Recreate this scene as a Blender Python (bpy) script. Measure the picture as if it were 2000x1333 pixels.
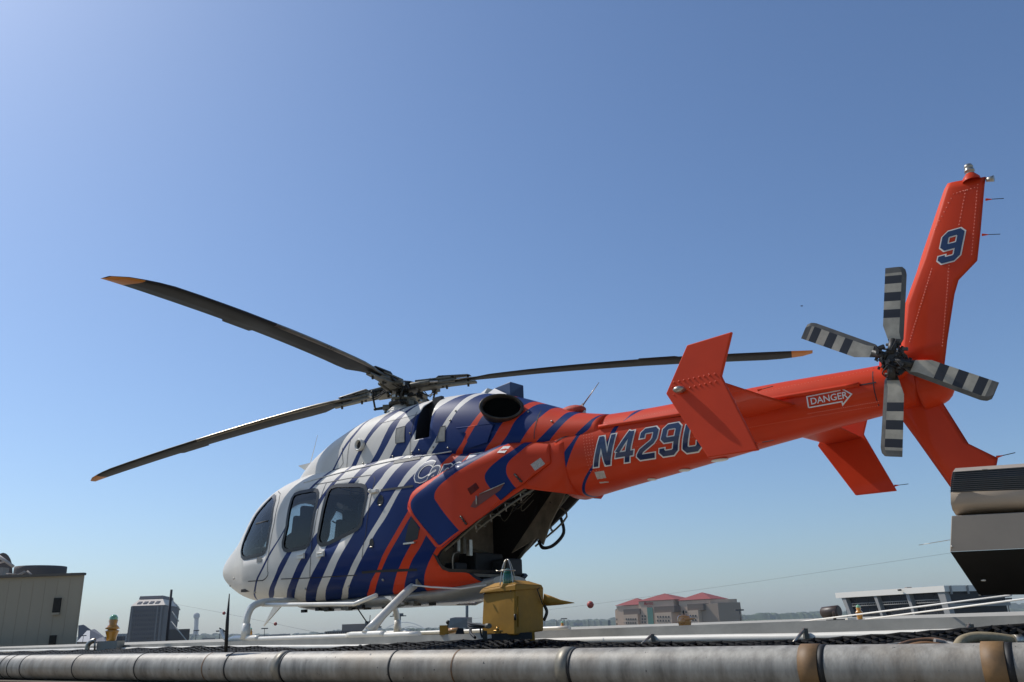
import bpy, bmesh, math, random
import numpy as np
from mathutils import Vector, Matrix
random.seed(7)
for _o in list(bpy.data.objects): bpy.data.objects.remove(_o)
scn = bpy.context.scene
COL = scn.collection
PI = math.pi
# ------------------------------------------------------------------ camera, sky, sun, exposure
EYE = Vector((0, 0, .045))
FPX = 1624.3                                   # focal length in photo pixels (photo is 2000 wide)
ROLL = math.atan(.035); HOR = 1226.0
PIT = math.atan((HOR-666.5)*math.cos(ROLL)/FPX)
fwd = Vector((0, math.cos(PIT), math.sin(PIT))); up0 = Vector((0, -math.sin(PIT), math.cos(PIT))); r0 = Vector((1, 0, 0))
cR, sR = math.cos(ROLL), math.sin(ROLL)
rgt = cR*r0 - sR*up0; upv = sR*r0 + cR*up0
cam_d = bpy.data.cameras.new('camera'); cam = bpy.data.objects.new('camera', cam_d); COL.objects.link(cam)
cam_d.sensor_fit = 'HORIZONTAL'; cam_d.sensor_width = 36; cam_d.lens = FPX/2000*36
cam_d.clip_start = .05; cam_d.clip_end = 40000
Mx = Matrix((rgt, upv, -fwd)).transposed().to_4x4(); Mx.translation = EYE; cam.matrix_world = Mx
scn.camera = cam
SUN_AZ, SUN_EL = 150.0, 49.0                   # degrees, azimuth counter-clockwise from +X
world = bpy.data.worlds.new('World'); scn.world = world; world.use_nodes = True
wn = world.node_tree; wn.nodes.clear()
sky = wn.nodes.new('ShaderNodeTexSky'); sky.sky_type = 'NISHITA'; sky.sun_disc = False
sky.sun_elevation = math.radians(SUN_EL); sky.sun_rotation = math.radians(90-SUN_AZ)
sky.altitude = 0; sky.air_density = 1.0; sky.dust_density = 1.0; sky.ozone_density = 4
bg = wn.nodes.new('ShaderNodeBackground'); bg.inputs['Strength'].default_value = .112
tint = wn.nodes.new('ShaderNodeMix'); tint.data_type = 'RGBA'; tint.blend_type = 'MULTIPLY'; tint.inputs[0].default_value = 1; tint.inputs[7].default_value = (.90, 1.0, 1.10, 1)   # camera white balance
wo = wn.nodes.new('ShaderNodeOutputWorld'); wn.links.new(sky.outputs[0], tint.inputs[6]); wn.links.new(tint.outputs[2], bg.inputs[0]); wn.links.new(bg.outputs[0], wo.inputs[0])
sl = bpy.data.lights.new('sun', 'SUN'); sl.energy = 3.6; sl.angle = math.radians(.53); sl.color = (1, .965, .92)
sun = bpy.data.objects.new('sun', sl); COL.objects.link(sun)
_sd = Vector((math.cos(math.radians(SUN_AZ))*math.cos(math.radians(SUN_EL)), math.sin(math.radians(SUN_AZ))*math.cos(math.radians(SUN_EL)), math.sin(math.radians(SUN_EL))))
sun.rotation_euler = _sd.to_track_quat('Z', 'Y').to_euler()
scn.view_settings.view_transform = 'Standard'; scn.view_settings.look = 'None'
scn.view_settings.exposure = 0; scn.view_settings.gamma = 1
scn.render.engine = 'CYCLES'
scn.cycles.use_denoising = True
scn.cycles.max_bounces = 8; scn.cycles.transparent_max_bounces = 12; scn.cycles.volume_bounces = 0

def at(px, py, Y):
    """world point seen at photo pixel (px,py) whose world Y is Y"""
    d = rgt*((px-1000)/FPX) - upv*((py-666.5)/FPX) + fwd
    return EYE + d*(Y/d.y)
def xz(px, py, Y):
    p = at(px, py, Y); return p.x, p.z

# ------------------------------------------------------------------ materials
MATS = {}
WARM = (1.07, 1.0, .87)                         # white balance put into the base colours, offsetting the blue sky light
def P(name, col, rough=.5, metal=0.0, coat=0.0, noise=0.0, nscale=8.0, bump=0.0, bscale=60.0, spec=None, alt=None, stretch=None):
    if name in MATS: return MATS[name]
    col = tuple(min(1, c*w) for c, w in zip(col, WARM)); alt = tuple(min(1, c*w) for c, w in zip(alt, WARM)) if alt else None
    m = bpy.data.materials.new(name); m.use_nodes = True; nt = m.node_tree; b = nt.nodes['Principled BSDF']
    b.inputs['Base Color'].default_value = (*col, 1); b.inputs['Roughness'].default_value = rough
    b.inputs['Metallic'].default_value = metal; b.inputs['Coat Weight'].default_value = coat; b.inputs['Coat Roughness'].default_value = .05
    if spec is not None: b.inputs['Specular IOR Level'].default_value = spec
    tc = nt.nodes.new('ShaderNodeTexCoord'); src = tc.outputs['Object']
    if stretch:
        mp = nt.nodes.new('ShaderNodeMapping'); mp.inputs['Scale'].default_value = stretch; nt.links.new(src, mp.inputs[0]); src = mp.outputs[0]
    if noise:
        n = nt.nodes.new('ShaderNodeTexNoise'); n.inputs['Scale'].default_value = nscale; n.inputs['Detail'].default_value = 5; n.inputs['Roughness'].default_value = .62
        nt.links.new(src, n.inputs['Vector'])
        r = nt.nodes.new('ShaderNodeValToRGB'); r.color_ramp.elements[0].position = .32; r.color_ramp.elements[1].position = .72
        a2 = alt if alt else tuple(c*(1-noise) for c in col)
        r.color_ramp.elements[0].color = (*a2, 1); r.color_ramp.elements[1].color = (*[min(1, c*(1+noise*.5)) for c in col], 1)
        nt.links.new(n.outputs['Fac'], r.inputs[0]); nt.links.new(r.outputs[0], b.inputs['Base Color'])
        mr = nt.nodes.new('ShaderNodeMapRange'); mr.inputs[3].default_value = max(.02, rough-.12); mr.inputs[4].default_value = min(1, rough+.12)
        nt.links.new(n.outputs['Fac'], mr.inputs[0]); nt.links.new(mr.outputs[0], b.inputs['Roughness'])
    if bump:
        n2 = nt.nodes.new('ShaderNodeTexNoise'); n2.inputs['Scale'].default_value = bscale; n2.inputs['Detail'].default_value = 4
        nt.links.new(src, n2.inputs['Vector']); bp = nt.nodes.new('ShaderNodeBump'); bp.inputs['Strength'].default_value = bump; bp.inputs['Distance'].default_value = .01
        nt.links.new(n2.outputs['Fac'], bp.inputs['Height']); nt.links.new(bp.outputs[0], b.inputs['Normal'])
    MATS[name] = m; return m
WHITE, NAVY, ORANGE = (.74, .69, .60), (.004, .022, .115), (.64, .052, .013)
def livery(name, bounds, cols, zr=(.3, 3.2), base_dirt=.12):
    """painted stripes: each boundary is a curve x(z) in the aircraft's own coordinates"""
    m = bpy.data.materials.new(name); m.use_nodes = True; nt = m.node_tree; L = nt.links; b = nt.nodes['Principled BSDF']
    b.inputs['Roughness'].default_value = .5; b.inputs['Coat Weight'].default_value = .14; b.inputs['Specular IOR Level'].default_value = .11; b.inputs['Coat Roughness'].default_value = .04
    tc = nt.nodes.new('ShaderNodeTexCoord'); sp = nt.nodes.new('ShaderNodeSeparateXYZ'); L.new(tc.outputs['Object'], sp.inputs[0])
    zn = nt.nodes.new('ShaderNodeMapRange'); zn.inputs[1].default_value = zr[0]; zn.inputs[2].default_value = zr[1]; L.new(sp.outputs['Z'], zn.inputs[0])
    X0, X1 = -8.0, 5.0
    xn = nt.nodes.new('ShaderNodeMapRange'); xn.inputs[1].default_value = X0; xn.inputs[2].default_value = X1; L.new(sp.outputs['X'], xn.inputs[0])
    prev = None
    for i, bd in enumerate(bounds):
        pts = sorted([(z, x) for x, z in bd]); Q = [pts[0]]
        for q in pts[1:]:
            if q[0]-Q[-1][0] > .02: Q.append(q)
        def ext(a, c, z): return a[1]+(c[1]-a[1])/(c[0]-a[0])*(z-a[0])
        lo, hi = (zr[0], ext(Q[0], Q[1], max(zr[0], Q[0][0]-.15))), (zr[1], ext(Q[-2], Q[-1], zr[1]))
        Q = ([lo] if Q[0][0] > zr[0]+.01 else [])+([(max(zr[0]+.005, Q[0][0]-.15), lo[1])] if Q[0][0] > zr[0]+.2 else [])+Q+([hi] if Q[-1][0] < zr[1]-.01 else [])
        fc = nt.nodes.new('ShaderNodeFloatCurve'); cv = fc.mapping.curves[0]; fc.mapping.use_clip = False
        nrm = [((z-zr[0])/(zr[1]-zr[0]), (x-X0)/(X1-X0)) for z, x in Q]
        while len(cv.points) < len(nrm): cv.points.new(.5, .5)
        for pt, (a, c) in zip(cv.points, nrm): pt.location = (a, c); pt.handle_type = 'AUTO_CLAMPED'
        fc.mapping.update(); L.new(zn.outputs[0], fc.inputs['Value'])
        cmp_ = nt.nodes.new('ShaderNodeMath'); cmp_.operation = 'LESS_THAN'; L.new(xn.outputs[0], cmp_.inputs[0]); L.new(fc.outputs[0], cmp_.inputs[1])
        mx = nt.nodes.new('ShaderNodeMix'); mx.data_type = 'RGBA'
        L.new(cmp_.outputs[0], mx.inputs[0])
        if prev is None: mx.inputs[6].default_value = (*cols[0], 1)
        else: L.new(prev, mx.inputs[6])
        mx.inputs[7].default_value = (*cols[i+1], 1); prev = mx.outputs[2]
    n = nt.nodes.new('ShaderNodeTexNoise'); n.inputs['Scale'].default_value = 3; n.inputs['Detail'].default_value = 6; L.new(tc.outputs['Object'], n.inputs['Vector'])
    mr = nt.nodes.new('ShaderNodeMapRange'); mr.inputs[3].default_value = 1-base_dirt*1.6; mr.inputs[4].default_value = 1+base_dirt; L.new(n.outputs['Fac'], mr.inputs[0])
    mm = nt.nodes.new('ShaderNodeMix'); mm.data_type = 'RGBA'; mm.blend_type = 'MULTIPLY'; mm.inputs[0].default_value = 1
    if prev is None: mm.inputs[6].default_value = (*cols[0], 1)
    else: L.new(prev, mm.inputs[6])
    L.new(mr.outputs[0], mm.inputs[7]); L.new(mm.outputs[2], b.inputs['Base Color'])
    bp = nt.nodes.new('ShaderNodeBump'); bp.inputs['Strength'].default_value = .05; bp.inputs['Distance'].default_value = .02
    n3 = nt.nodes.new('ShaderNodeTexNoise'); n3.inputs['Scale'].default_value = 2.2; L.new(tc.outputs['Object'], n3.inputs['Vector']); L.new(n3.outputs['Fac'], bp.inputs['Height'])
    L.new(bp.outputs[0], b.inputs['Normal']); L.new(bp.outputs[0], b.inputs['Coat Normal'])
    MATS[name] = m; return m

# ------------------------------------------------------------------ mesh helpers
class MB:
    def __init__(s): s.v = []; s.f = []; s.m = []; s.mats = []; s.sm = []
    def mi(s, mat):
        if mat not in s.mats: s.mats.append(mat)
        return s.mats.index(mat)
    def add(s, vs, fs, mat, smooth=False):
        o = len(s.v); s.v += [tuple(v) for v in vs]; k = s.mi(mat)
        for f in fs: s.f.append([i+o for i in f]); s.m.append(k); s.sm.append(smooth)
        return s
    def box(s, c, d, mat, R=None, taper=1.0):
        vs = []
        for sz in (-1, 1):
            for sx, sy in ((-1, -1), (1, -1), (1, 1), (-1, 1)):
                t = taper if sz > 0 else 1
                p = Vector((sx*d[0]/2*t, sy*d[1]/2*t, sz*d[2]/2))
                if R is not None: p = R @ p
                vs.append(Vector(c)+p)
        return s.add(vs, [(3, 2, 1, 0), (4, 5, 6, 7), (0, 1, 5, 4), (1, 2, 6, 5), (2, 3, 7, 6), (3, 0, 4, 7)], mat)
    def hull8(s, vs, mat): return s.add(vs, [(3, 2, 1, 0), (4, 5, 6, 7), (0, 1, 5, 4), (1, 2, 6, 5), (2, 3, 7, 6), (3, 0, 4, 7)], mat)
    def tube(s, pts, r, mat, n=8, cap=True, smooth=True):
        pts = [Vector(p) for p in pts]; rs = r if isinstance(r, (list, tuple)) else [r]*len(pts)
        o = []; nrm = None
        for i, p in enumerate(pts):
            t = (pts[min(i+1, len(pts)-1)]-pts[max(i-1, 0)])
            t = t.normalized() if t.length > 1e-9 else Vector((0, 0, 1))
            if nrm is None:
                a = Vector((0, 0, 1)) if abs(t.z) < .9 else Vector((1, 0, 0)); nrm = t.cross(a).normalized()
            else:
                nrm = (nrm - t*nrm.dot(t)); nrm = nrm.normalized() if nrm.length > 1e-6 else t.orthogonal().normalized()
            bn = t.cross(nrm)
            for k in range(n):
                an = 2*PI*k/n; o.append(p+(nrm*math.cos(an)+bn*math.sin(an))*rs[i])
        f = []
        for i in range(len(pts)-1):
            for k in range(n):
                a = i*n+k; b2 = i*n+(k+1) % n; f.append((a, b2, b2+n, a+n))
        s.add(o, f, mat, smooth)
        if cap:
            s.add(o[:n], [tuple(range(n))[::-1]], mat); s.add(o[-n:], [tuple(range(n))], mat)
        return s
    def cyl(s, a, b, r, mat, n=16, r2=None): return s.tube([a, b], [r, r if r2 is None else r2], mat, n)
    def lathe(s, c, prof, mat, n=16, R=None):
        vs = []
        for (r, z) in prof:
            for k in range(n):
                an = 2*PI*k/n; p = Vector((r*math.cos(an), r*math.sin(an), z))
                if R is not None: p = R @ p
                vs.append(Vector(c)+p)
        f = [(i*n+k, i*n+(k+1) % n, (i+1)*n+(k+1) % n, (i+1)*n+k) for i in range(len(prof)-1) for k in range(n)]
        return s.add(vs, f, mat, True)
    def ball(s, c, r, mat, n=12, sc=(1, 1, 1), R=None):
        vs = []; m_ = n//2
        for i in range(m_+1):
            th = PI*i/m_
            for k in range(n):
                p = Vector((r*sc[0]*math.sin(th)*math.cos(2*PI*k/n), r*sc[1]*math.sin(th)*math.sin(2*PI*k/n), r*sc[2]*math.cos(th)))
                if R is not None: p = R @ p
                vs.append(Vector(c)+p)
        f = [(i*n+k, (i+1)*n+k, (i+1)*n+(k+1) % n, i*n+(k+1) % n) for i in range(m_) for k in range(n)]
        return s.add(vs, f, mat, True)
    def prism(s, poly, a, ext, mat):
        """poly: list of 3D points; extruded by vector ext"""
        n = len(poly); A = [Vector(p)+Vector(a) for p in poly]; B = [p+Vector(ext) for p in A]
        return s.add(A+B, [tuple(range(n))[::-1], tuple(range(n, 2*n))]+[(i, (i+1) % n, n+(i+1) % n, n+i) for i in range(n)], mat)
    def build(s, name, parent=None, label=None, bevel=0, weld=True):
        me = bpy.data.meshes.new(name); me.from_pydata(s.v, [], s.f); me.update()
        for m in s.mats: me.materials.append(m)
        me.polygons.foreach_set('material_index', s.m); me.polygons.foreach_set('use_smooth', s.sm)
        bm = bmesh.new(); bm.from_mesh(me)
        if weld: bmesh.ops.remove_doubles(bm, verts=bm.verts, dist=1e-5)
        bmesh.ops.recalc_face_normals(bm, faces=bm.faces)
        if all(e.is_manifold for e in bm.edges) and bm.calc_volume(signed=True) < 0: bmesh.ops.reverse_faces(bm, faces=bm.faces)
        bm.to_mesh(me); bm.free()
        o = bpy.data.objects.new(name, me); COL.objects.link(o)
        if parent: o.parent = parent
        if label: o['label'] = label
        if bevel:
            b = o.modifiers.new('bevel', 'BEVEL'); b.width = bevel; b.segments = 2; b.limit_method = 'ANGLE'; b.angle_limit = math.radians(40)
        return o
def thing(name, label, cat, loc=(0, 0, 0), group=None, rz=0):
    o = bpy.data.objects.new(name, None); COL.objects.link(o); o.location = loc; o.rotation_euler.z = rz
    o.empty_display_size = .2; o['label'] = label; o['category'] = cat
    if group: o['group'] = group
    return o
def tag(o, label, cat, group=None):
    o['label'] = label; o['category'] = cat
    if group: o['group'] = group
    return o
def struct(o): o['kind'] = 'structure'; return o
def smooth_curve(pts, n=8):
    """Catmull-Rom through 3D points"""
    pts = [Vector(p) for p in pts]; out = []
    for i in range(len(pts)-1):
        p0 = pts[max(i-1, 0)]; p1 = pts[i]; p2 = pts[i+1]; p3 = pts[min(i+2, len(pts)-1)]
        for k in range(n):
            t = k/n; out.append(.5*((2*p1)+(-p0+p2)*t+(2*p0-5*p1+4*p2-p3)*t*t+(-p0+3*p1-3*p2+p3)*t**3))
    out.append(pts[-1]); return out
def mesh_of(o):
    dg = bpy.context.evaluated_depsgraph_get(); return bpy.data.meshes.new_from_object(o.evaluated_get(dg), depsgraph=dg)
def boolean(o, cutters, op='DIFFERENCE'):
    for c in cutters:
        md = o.modifiers.new('b', 'BOOLEAN'); md.operation = op; md.object = c; md.solver = 'EXACT'; md.material_mode = 'TRANSFER'
    bpy.context.view_layer.update(); me = mesh_of(o); o.modifiers.clear(); o.data = me
    return o
def kill(os_):
    for o in os_: bpy.data.objects.remove(o)

FUSE=[(4.14,1.062,1.072,1.102,.039,2,2),(4.10,.945,1.06,1.185,.16,2,2),(3.97,.843,1.05,1.325,.279,2,2),(3.7,.717,1.05,1.465,.395,2.1,2),
(3.4,.617,1.07,1.655,.48,2.3,2.05),(3.0,.549,1.12,1.945,.628,2.6,2.1),(2.6,.505,1.16,2.175,.768,2.9,2.25),(2.1,.475,1.2,2.285,.825,3.1,2.5),
(1.5,.452,1.25,2.33,.845,3.3,2.8),(.5,.45,1.25,2.36,.85,3.4,2.9),(-.5,.45,1.25,2.36,.85,3.4,2.9),(-1.2,.47,1.28,2.33,.80,3.2,2.8),
(-1.8,.55,1.35,2.28,.71,3,2.6),(-2.4,.72,1.5,2.25,.60,2.8,2.5),(-2.8,1.08,1.75,2.25,.49,2.6,2.4),(-3.12,1.38,1.88,2.25,.425,2.6,2.3)]
BOOM=[(-3.0,1.40,1.89,2.33,.44,2.6,2.2),(-3.5,1.455,1.89,2.285,.37,2.5,2.2),(-4.2,1.525,1.89,2.25,.315,2.4,2.2),
(-5.3,1.645,1.93,2.235,.255,2.3,2.2),(-6.4,1.745,1.96,2.19,.215,2.2,2.2),(-6.75,1.77,1.97,2.18,.20,2.2,2.2)]
COWL=[(2.40,2.19,2.21,2.24,.03,2,2),(2.2,2.15,2.18,2.354,.20,2,2),(1.72,2.05,2.15,2.598,.41,2.2,2.2),(1.3,2.0,2.15,2.728,.52,2.4,2.4),
(1.0,1.98,2.15,2.815,.57,2.4,2.5),(.3,1.95,2.17,2.957,.61,2.4,2.6),(-.13,1.95,2.18,2.975,.62,2.4,2.6),(-.84,1.95,2.2,2.98,.62,2.4,2.5),
(-1.5,1.95,2.15,2.932,.61,2.4,2.4),(-2.03,1.9,2.12,2.808,.57,2.4,2.3),(-2.67,1.9,2.1,2.558,.48,2.3,2.2),(-3.1,1.9,2.08,2.385,.41,2.2,2.2),(-3.55,1.9,2.05,2.277,.34,2.2,2.2)]
def sec(T,x):
    T=sorted(T); n=len(T)
    if x<=T[0][0]: return T[0][1:]
    if x>=T[-1][0]: return T[-1][1:]
    i=0
    while T[i+1][0]<x: i+=1
    x0,x1=T[i][0],T[i+1][0]; h=x1-x0; t=(x-x0)/h; out=[]
    for k in range(1,7):
        d=(T[i+1][k]-T[i][k])/h
        def slope(j):
            if j<=0 or j>=n-1: return None
            a=(T[j][k]-T[j-1][k])/(T[j][0]-T[j-1][0]); b=(T[j+1][k]-T[j][k])/(T[j+1][0]-T[j][0])
            return 0 if a*b<=0 else 2*a*b/(a+b)
        m0=slope(i); m1=slope(i+1)
        if m0 is None: m0=d
        if m1 is None: m1=d
        t2,t3=t*t,t*t*t
        out.append((2*t3-3*t2+1)*T[i][k]+(t3-2*t2+t)*h*m0+(-2*t3+3*t2)*T[i+1][k]+(t3-t2)*h*m1)
    return out
def inside(T,x,y,z):
    if x>T[0][0] or x<T[-1][0]: return False
    zb,zc,zt,hw,nl,nu=sec(T,x)
    if z>=zc: q=(z-zc)/max(zt-zc,1e-4); n=nu
    else: q=(zc-z)/max(zc-zb,1e-4); n=nl
    return abs(y/hw)**n+q**n<1
def side_y(T,x,z):
    zb,zc,zt,hw,nl,nu=sec(T,x)
    if z>=zc: q=(z-zc)/max(zt-zc,1e-4); n=nu
    else: q=(zc-z)/max(zc-zb,1e-4); n=nl
    return hw*max(0,1-min(q,1)**n)**(1/n)

# stripe edges measured on the aircraft, (x, z) in metres in its own frame
FB = [[(0.946, 2.115), (1.111, 1.963), (1.561, 1.398), (1.853, 1.15), (2.047, 0.955), (2.199, 0.839), (2.361, 0.712), (2.585, 0.607)], [(0.866, 2.109), (1.047, 1.949), (1.521, 1.405), (1.812, 1.137), (1.996, 0.952), (2.16, 0.826), (2.339, 0.69), (2.53, 0.604)], [(0.473, 2.112), (0.582, 2.0), (0.699, 1.86), (0.806, 1.757), (1.398, 1.145), (1.575, 0.984), (1.735, 0.821), (1.937, 0.69), (2.108, 0.595)], [(0.38, 2.126), (0.484, 1.992), (0.614, 1.859), (0.748, 1.677), (0.833, 1.594), (1.28, 1.141), (1.466, 0.946), (1.622, 0.814), (1.792, 0.692), (2.044, 0.571), (2.578, 0.51)], [(0.066, 2.111), (0.146, 2.008), (0.232, 1.904), (0.701, 1.367), (0.861, 1.242), (1.004, 1.083), (1.125, 0.973), (1.321, 0.786), (1.507, 0.657), (1.699, 0.555), (1.89, 0.5)], [(-0.11, 2.089), (-0.003, 1.997), (0.085, 1.894), (0.706, 1.198), (0.849, 1.051), (0.991, 0.914), (1.148, 0.776), (1.325, 0.647), (1.492, 0.556), (1.694, 0.491)], [(-0.436, 2.081), (-0.302, 2.038), (-0.233, 1.974), (-0.15, 1.852), (0.498, 1.17), (0.683, 0.96), (0.908, 0.771), (1.038, 0.671), (1.256, 0.545), (1.451, 0.481)], [(-0.639, 2.081), (-0.542, 2.011), (-0.464, 1.9), (-0.341, 1.776), (0.16, 1.247), (0.19, 1.231), (0.405, 0.998), (0.643, 0.765), (0.827, 0.64), (1.039, 0.534), (1.229, 0.479)], [(-0.799, 2.072), (-0.685, 1.95), (-0.543, 1.77), (-0.324, 1.544), (-0.07, 1.283), (-0.048, 1.266), (0.231, 0.994), (0.47, 0.754), (0.654, 0.631), (0.855, 0.526), (1.024, 0.475)], [(-1.092, 2.076), (-0.966, 1.961), (-0.802, 1.737), (-0.553, 1.433), (-0.357, 1.237), (-0.023, 0.9), (0.174, 0.717), (0.37, 0.588), (0.519, 0.52), (0.777, 0.459)], [(-1.216, 2.073), (-1.128, 1.958), (-0.915, 1.752), (-0.639, 1.387), (-0.467, 1.227), (-0.175, 0.917), (0.05, 0.719), (0.219, 0.608), (0.406, 0.514), (0.635, 0.462)], [(-1.499, 2.017), (-1.015, 1.431), (-0.794, 1.169), (-0.589, 0.941), (-0.438, 0.771), (-0.276, 0.663), (-0.11, 0.563), (0.145, 0.474)], [(-1.65, 2.021), (-1.066, 1.371), (-0.858, 1.127), (-0.697, 0.95), (-0.521, 0.765), (-0.333, 0.615), (-0.171, 0.533), (0.09, 0.462)], [(-1.213, 1.213), (-1.14, 1.112), (-1.039, 1.005), (-0.895, 0.847), (-0.783, 0.731), (-0.604, 0.582), (-0.482, 0.518)], [(-1.306, 1.124), (-1.205, 0.992), (-1.066, 0.861), (-0.955, 0.738), (-0.827, 0.614), (-0.759, 0.565)], [(-1.439, 0.965), (-1.296, 0.811), (-1.19, 0.697), (-1.117, 0.616)]]
CB = [[(0.353, 2.833), (0.426, 2.699), (0.582, 2.522), (0.68, 2.362), (0.843, 2.171)], [(0.293, 2.819), (0.359, 2.686), (0.52, 2.511), (0.642, 2.356), (0.786, 2.173)], [(-0.128, 2.865), (-0.018, 2.716), (0.133, 2.509), (0.237, 2.365), (0.39, 2.162)], [(-0.341, 2.835), (-0.148, 2.69), (0.045, 2.493), (0.149, 2.34), (0.279, 2.151)], [(-0.512, 2.784), (-0.388, 2.677), (-0.31, 2.527), (-0.191, 2.327), (-0.016, 2.144)], [(-0.672, 2.847), (-0.575, 2.742), (-0.477, 2.53), (-0.33, 2.315), (-0.163, 2.137)], [(-0.851, 2.697), (-0.705, 2.605), (-0.606, 2.413), (-0.499, 2.278), (-0.381, 2.117)], [(-1.042, 2.703), (-0.88, 2.427), (-0.764, 2.276), (-0.619, 2.121)], [(-1.302, 2.794), (-1.219, 2.735), (-1.142, 2.597), (-0.976, 2.32), (-0.807, 2.123)], [(-1.624, 2.878), (-1.572, 2.781), (-1.482, 2.608), (-1.415, 2.503), (-1.282, 2.3), (-1.093, 2.102)], [(-1.756, 2.854), (-1.688, 2.758), (-1.577, 2.614), (-1.497, 2.465), (-1.329, 2.238), (-1.166, 2.092)], [(-2.086, 2.746), (-1.943, 2.525), (-1.817, 2.343), (-1.718, 2.176), (-1.61, 2.077)], [(-2.208, 2.731), (-1.997, 2.47), (-1.922, 2.337), (-1.786, 2.155), (-1.71, 2.063)], [(-2.494, 2.616), (-2.487, 2.552), (-2.295, 2.32), (-2.173, 2.148), (-2.075, 2.06)], [(-2.611, 2.564), (-2.579, 2.473), (-2.476, 2.336), (-2.39, 2.178), (-2.304, 2.088)], [(-2.828, 2.474), (-2.805, 2.365), (-2.707, 2.245), (-2.561, 2.071)], [(-3.051, 2.384), (-3.026, 2.274), (-2.861, 2.108), (-2.775, 2.051)], [(-3.183, 2.342), (-3.139, 2.244), (-3.016, 2.105), (-2.939, 2.038)], [(-3.444, 2.212), (-3.378, 2.14), (-3.249, 2.041)], [(-3.469, 2.168), (-3.425, 2.083), (-3.322, 2.03)]]
BB = [[(-3.307, 2.087), (-3.224, 1.977)], [(-3.514, 2.227), (-3.417, 2.149), (-3.33, 2.052), (-3.24, 1.916), (-3.131, 1.715)], [(-3.901, 2.2), (-3.826, 2.106), (-3.754, 2.072), (-3.659, 1.925), (-3.443, 1.689), (-3.305, 1.571), (-3.162, 1.439)], [(-3.957, 2.188), (-3.869, 2.095), (-3.809, 2.078), (-3.715, 1.917), (-3.481, 1.684), (-3.341, 1.567), (-3.192, 1.438)]]
DB = [[(-1.383, 1.672), (-1.222, 1.573), (-1.17, 1.487), (-1.177, 1.433), (-1.551, 1.011)], [(-2.23, 1.978), (-1.992, 1.862), (-1.733, 1.73), (-1.576, 1.632), (-1.525, 1.53), (-1.575, 1.445), (-1.867, 1.113)], [(-2.591, 2.032), (-2.535, 1.977), (-2.366, 1.873), (-2.225, 1.765), (-2.186, 1.69), (-2.265, 1.534), (-2.362, 1.413)], [(-2.691, 2.02), (-2.606, 1.933), (-2.475, 1.826), (-2.445, 1.733), (-2.495, 1.606), (-2.563, 1.514)]]
W1 = [(2.766, 1.27), (2.706, 1.192), (2.594, 1.149), (2.46, 1.144), (2.029, 1.158), (1.951, 1.188), (1.917, 1.244), (1.866, 1.593), (1.944, 1.903), (2.053, 1.983), (2.203, 2.03), (2.502, 1.78), (2.593, 1.561), (2.746, 1.352)]
W2 = [(1.508, 1.219), (1.467, 1.175), (1.392, 1.153), (0.986, 1.166), (0.912, 1.199), (0.874, 1.266), (0.801, 1.76), (0.827, 1.869), (0.88, 1.919), (0.974, 1.943), (1.33, 1.952), (1.434, 1.937), (1.456, 1.884), (1.45, 1.496), (1.513, 1.272)]
W3 = [(0.714, 1.272), (0.693, 1.21), (0.649, 1.177), (0.599, 1.168), (0.485, 1.173), (-0.105, 1.302), (-0.178, 1.362), (-0.248, 1.683), (-0.215, 1.786), (-0.178, 1.831), (-0.073, 1.866), (0.452, 1.932), (0.562, 1.92), (0.606, 1.872), (0.624, 1.739), (0.662, 1.518)]
DOOR_FRONT = [(2.107, 2.083), (1.909, 2.015), (1.809, 1.885), (1.779, 1.583), (1.839, 1.269), (1.862, 1.113), (1.884, 0.906), (1.868, 0.905), (1.885, 0.86), (1.952, 0.824), (2.04, 0.8), (2.475, 0.813)]
DOOR_MID = [(0.72, 2.003), (0.748, 1.677), (0.801, 1.347), (0.83, 1.289), (0.846, 1.15), (0.86, 0.954), (0.911, 0.771)]
DOOR_AFT = [(-0.305, 1.953), (-0.354, 1.895), (-0.341, 1.717), (-0.32, 1.574), (-0.296, 1.432), (-0.275, 1.245), (-0.269, 1.198), (-0.228, 1.08), (-0.201, 0.943)]
ROOF_SEAM = [(0.999, 2.02), (0.638, 2.008), (0.254, 2.002), (-0.23, 1.98)]
LOW_SEAM = [(1.574, 0.791), (0.91, 0.766), (0.485, 0.755), (-0.052, 0.741)]
MID_RAIL = [(-0.514, 1.739), (-0.791, 1.731), (-1.07, 1.725)]
STEP_RAIL = [(-0.158, 0.766), (-0.406, 0.764), (-1.096, 0.738)]
OPEN = [(-1.419,.863),(-1.421,.811),(-1.45,.741),(-1.514,.708),(-1.66,.692),(-1.74,.66),(-1.80,.3),(-3.5,.3),(-3.5,1.2),(-3.20,1.40),(-3.061,1.425),(-2.62,1.52),(-2.3,1.36),(-1.804,1.109),(-1.487,.927)]


# ------------------------------------------------------------------ the helicopter
HELI = thing('helicopter', 'white, navy and orange striped air ambulance helicopter parked on the rooftop pad', 'helicopter', (-1.5698, 11.4282, -.0126), rz=math.radians(139.6))
heli_white = livery('white paint', [], [WHITE])
W, N, G = WHITE, NAVY, ORANGE
mat_fuse = livery('cabin livery', FB, [W, N, W, N, W, N, W, N, W, N, W, N, G, N, G, N, G])
mat_cowl = livery('engine cowl livery', CB, [W, N, W, N, W, N, W, N, W, N, W, N, G, N, G, N, G, N, G, N, G])
mat_boom = livery('tail boom livery', BB, [G, N, G, N, G])
mat_door = livery('baggage door livery', DB, [G, N, G, N, G])
mat_orange = livery('orange paint', [], [ORANGE])
dark_in = P('dark cabin lining', (.028, .027, .027), .8)
beige_in = P('baggage bay lining', (.24, .21, .17), .8, noise=.4, nscale=6)
seam_m = P('panel gap', (.008, .008, .012), .6)
rubber = P('window seal', (.006, .006, .007), .45)
white_metal = P('white enamel', (.72, .72, .70), .35, coat=.5, noise=.12, nscale=5)
dk_metal = P('dark hub metal', (.045, .043, .038), .45, metal=.5, noise=.5, nscale=25)
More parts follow.
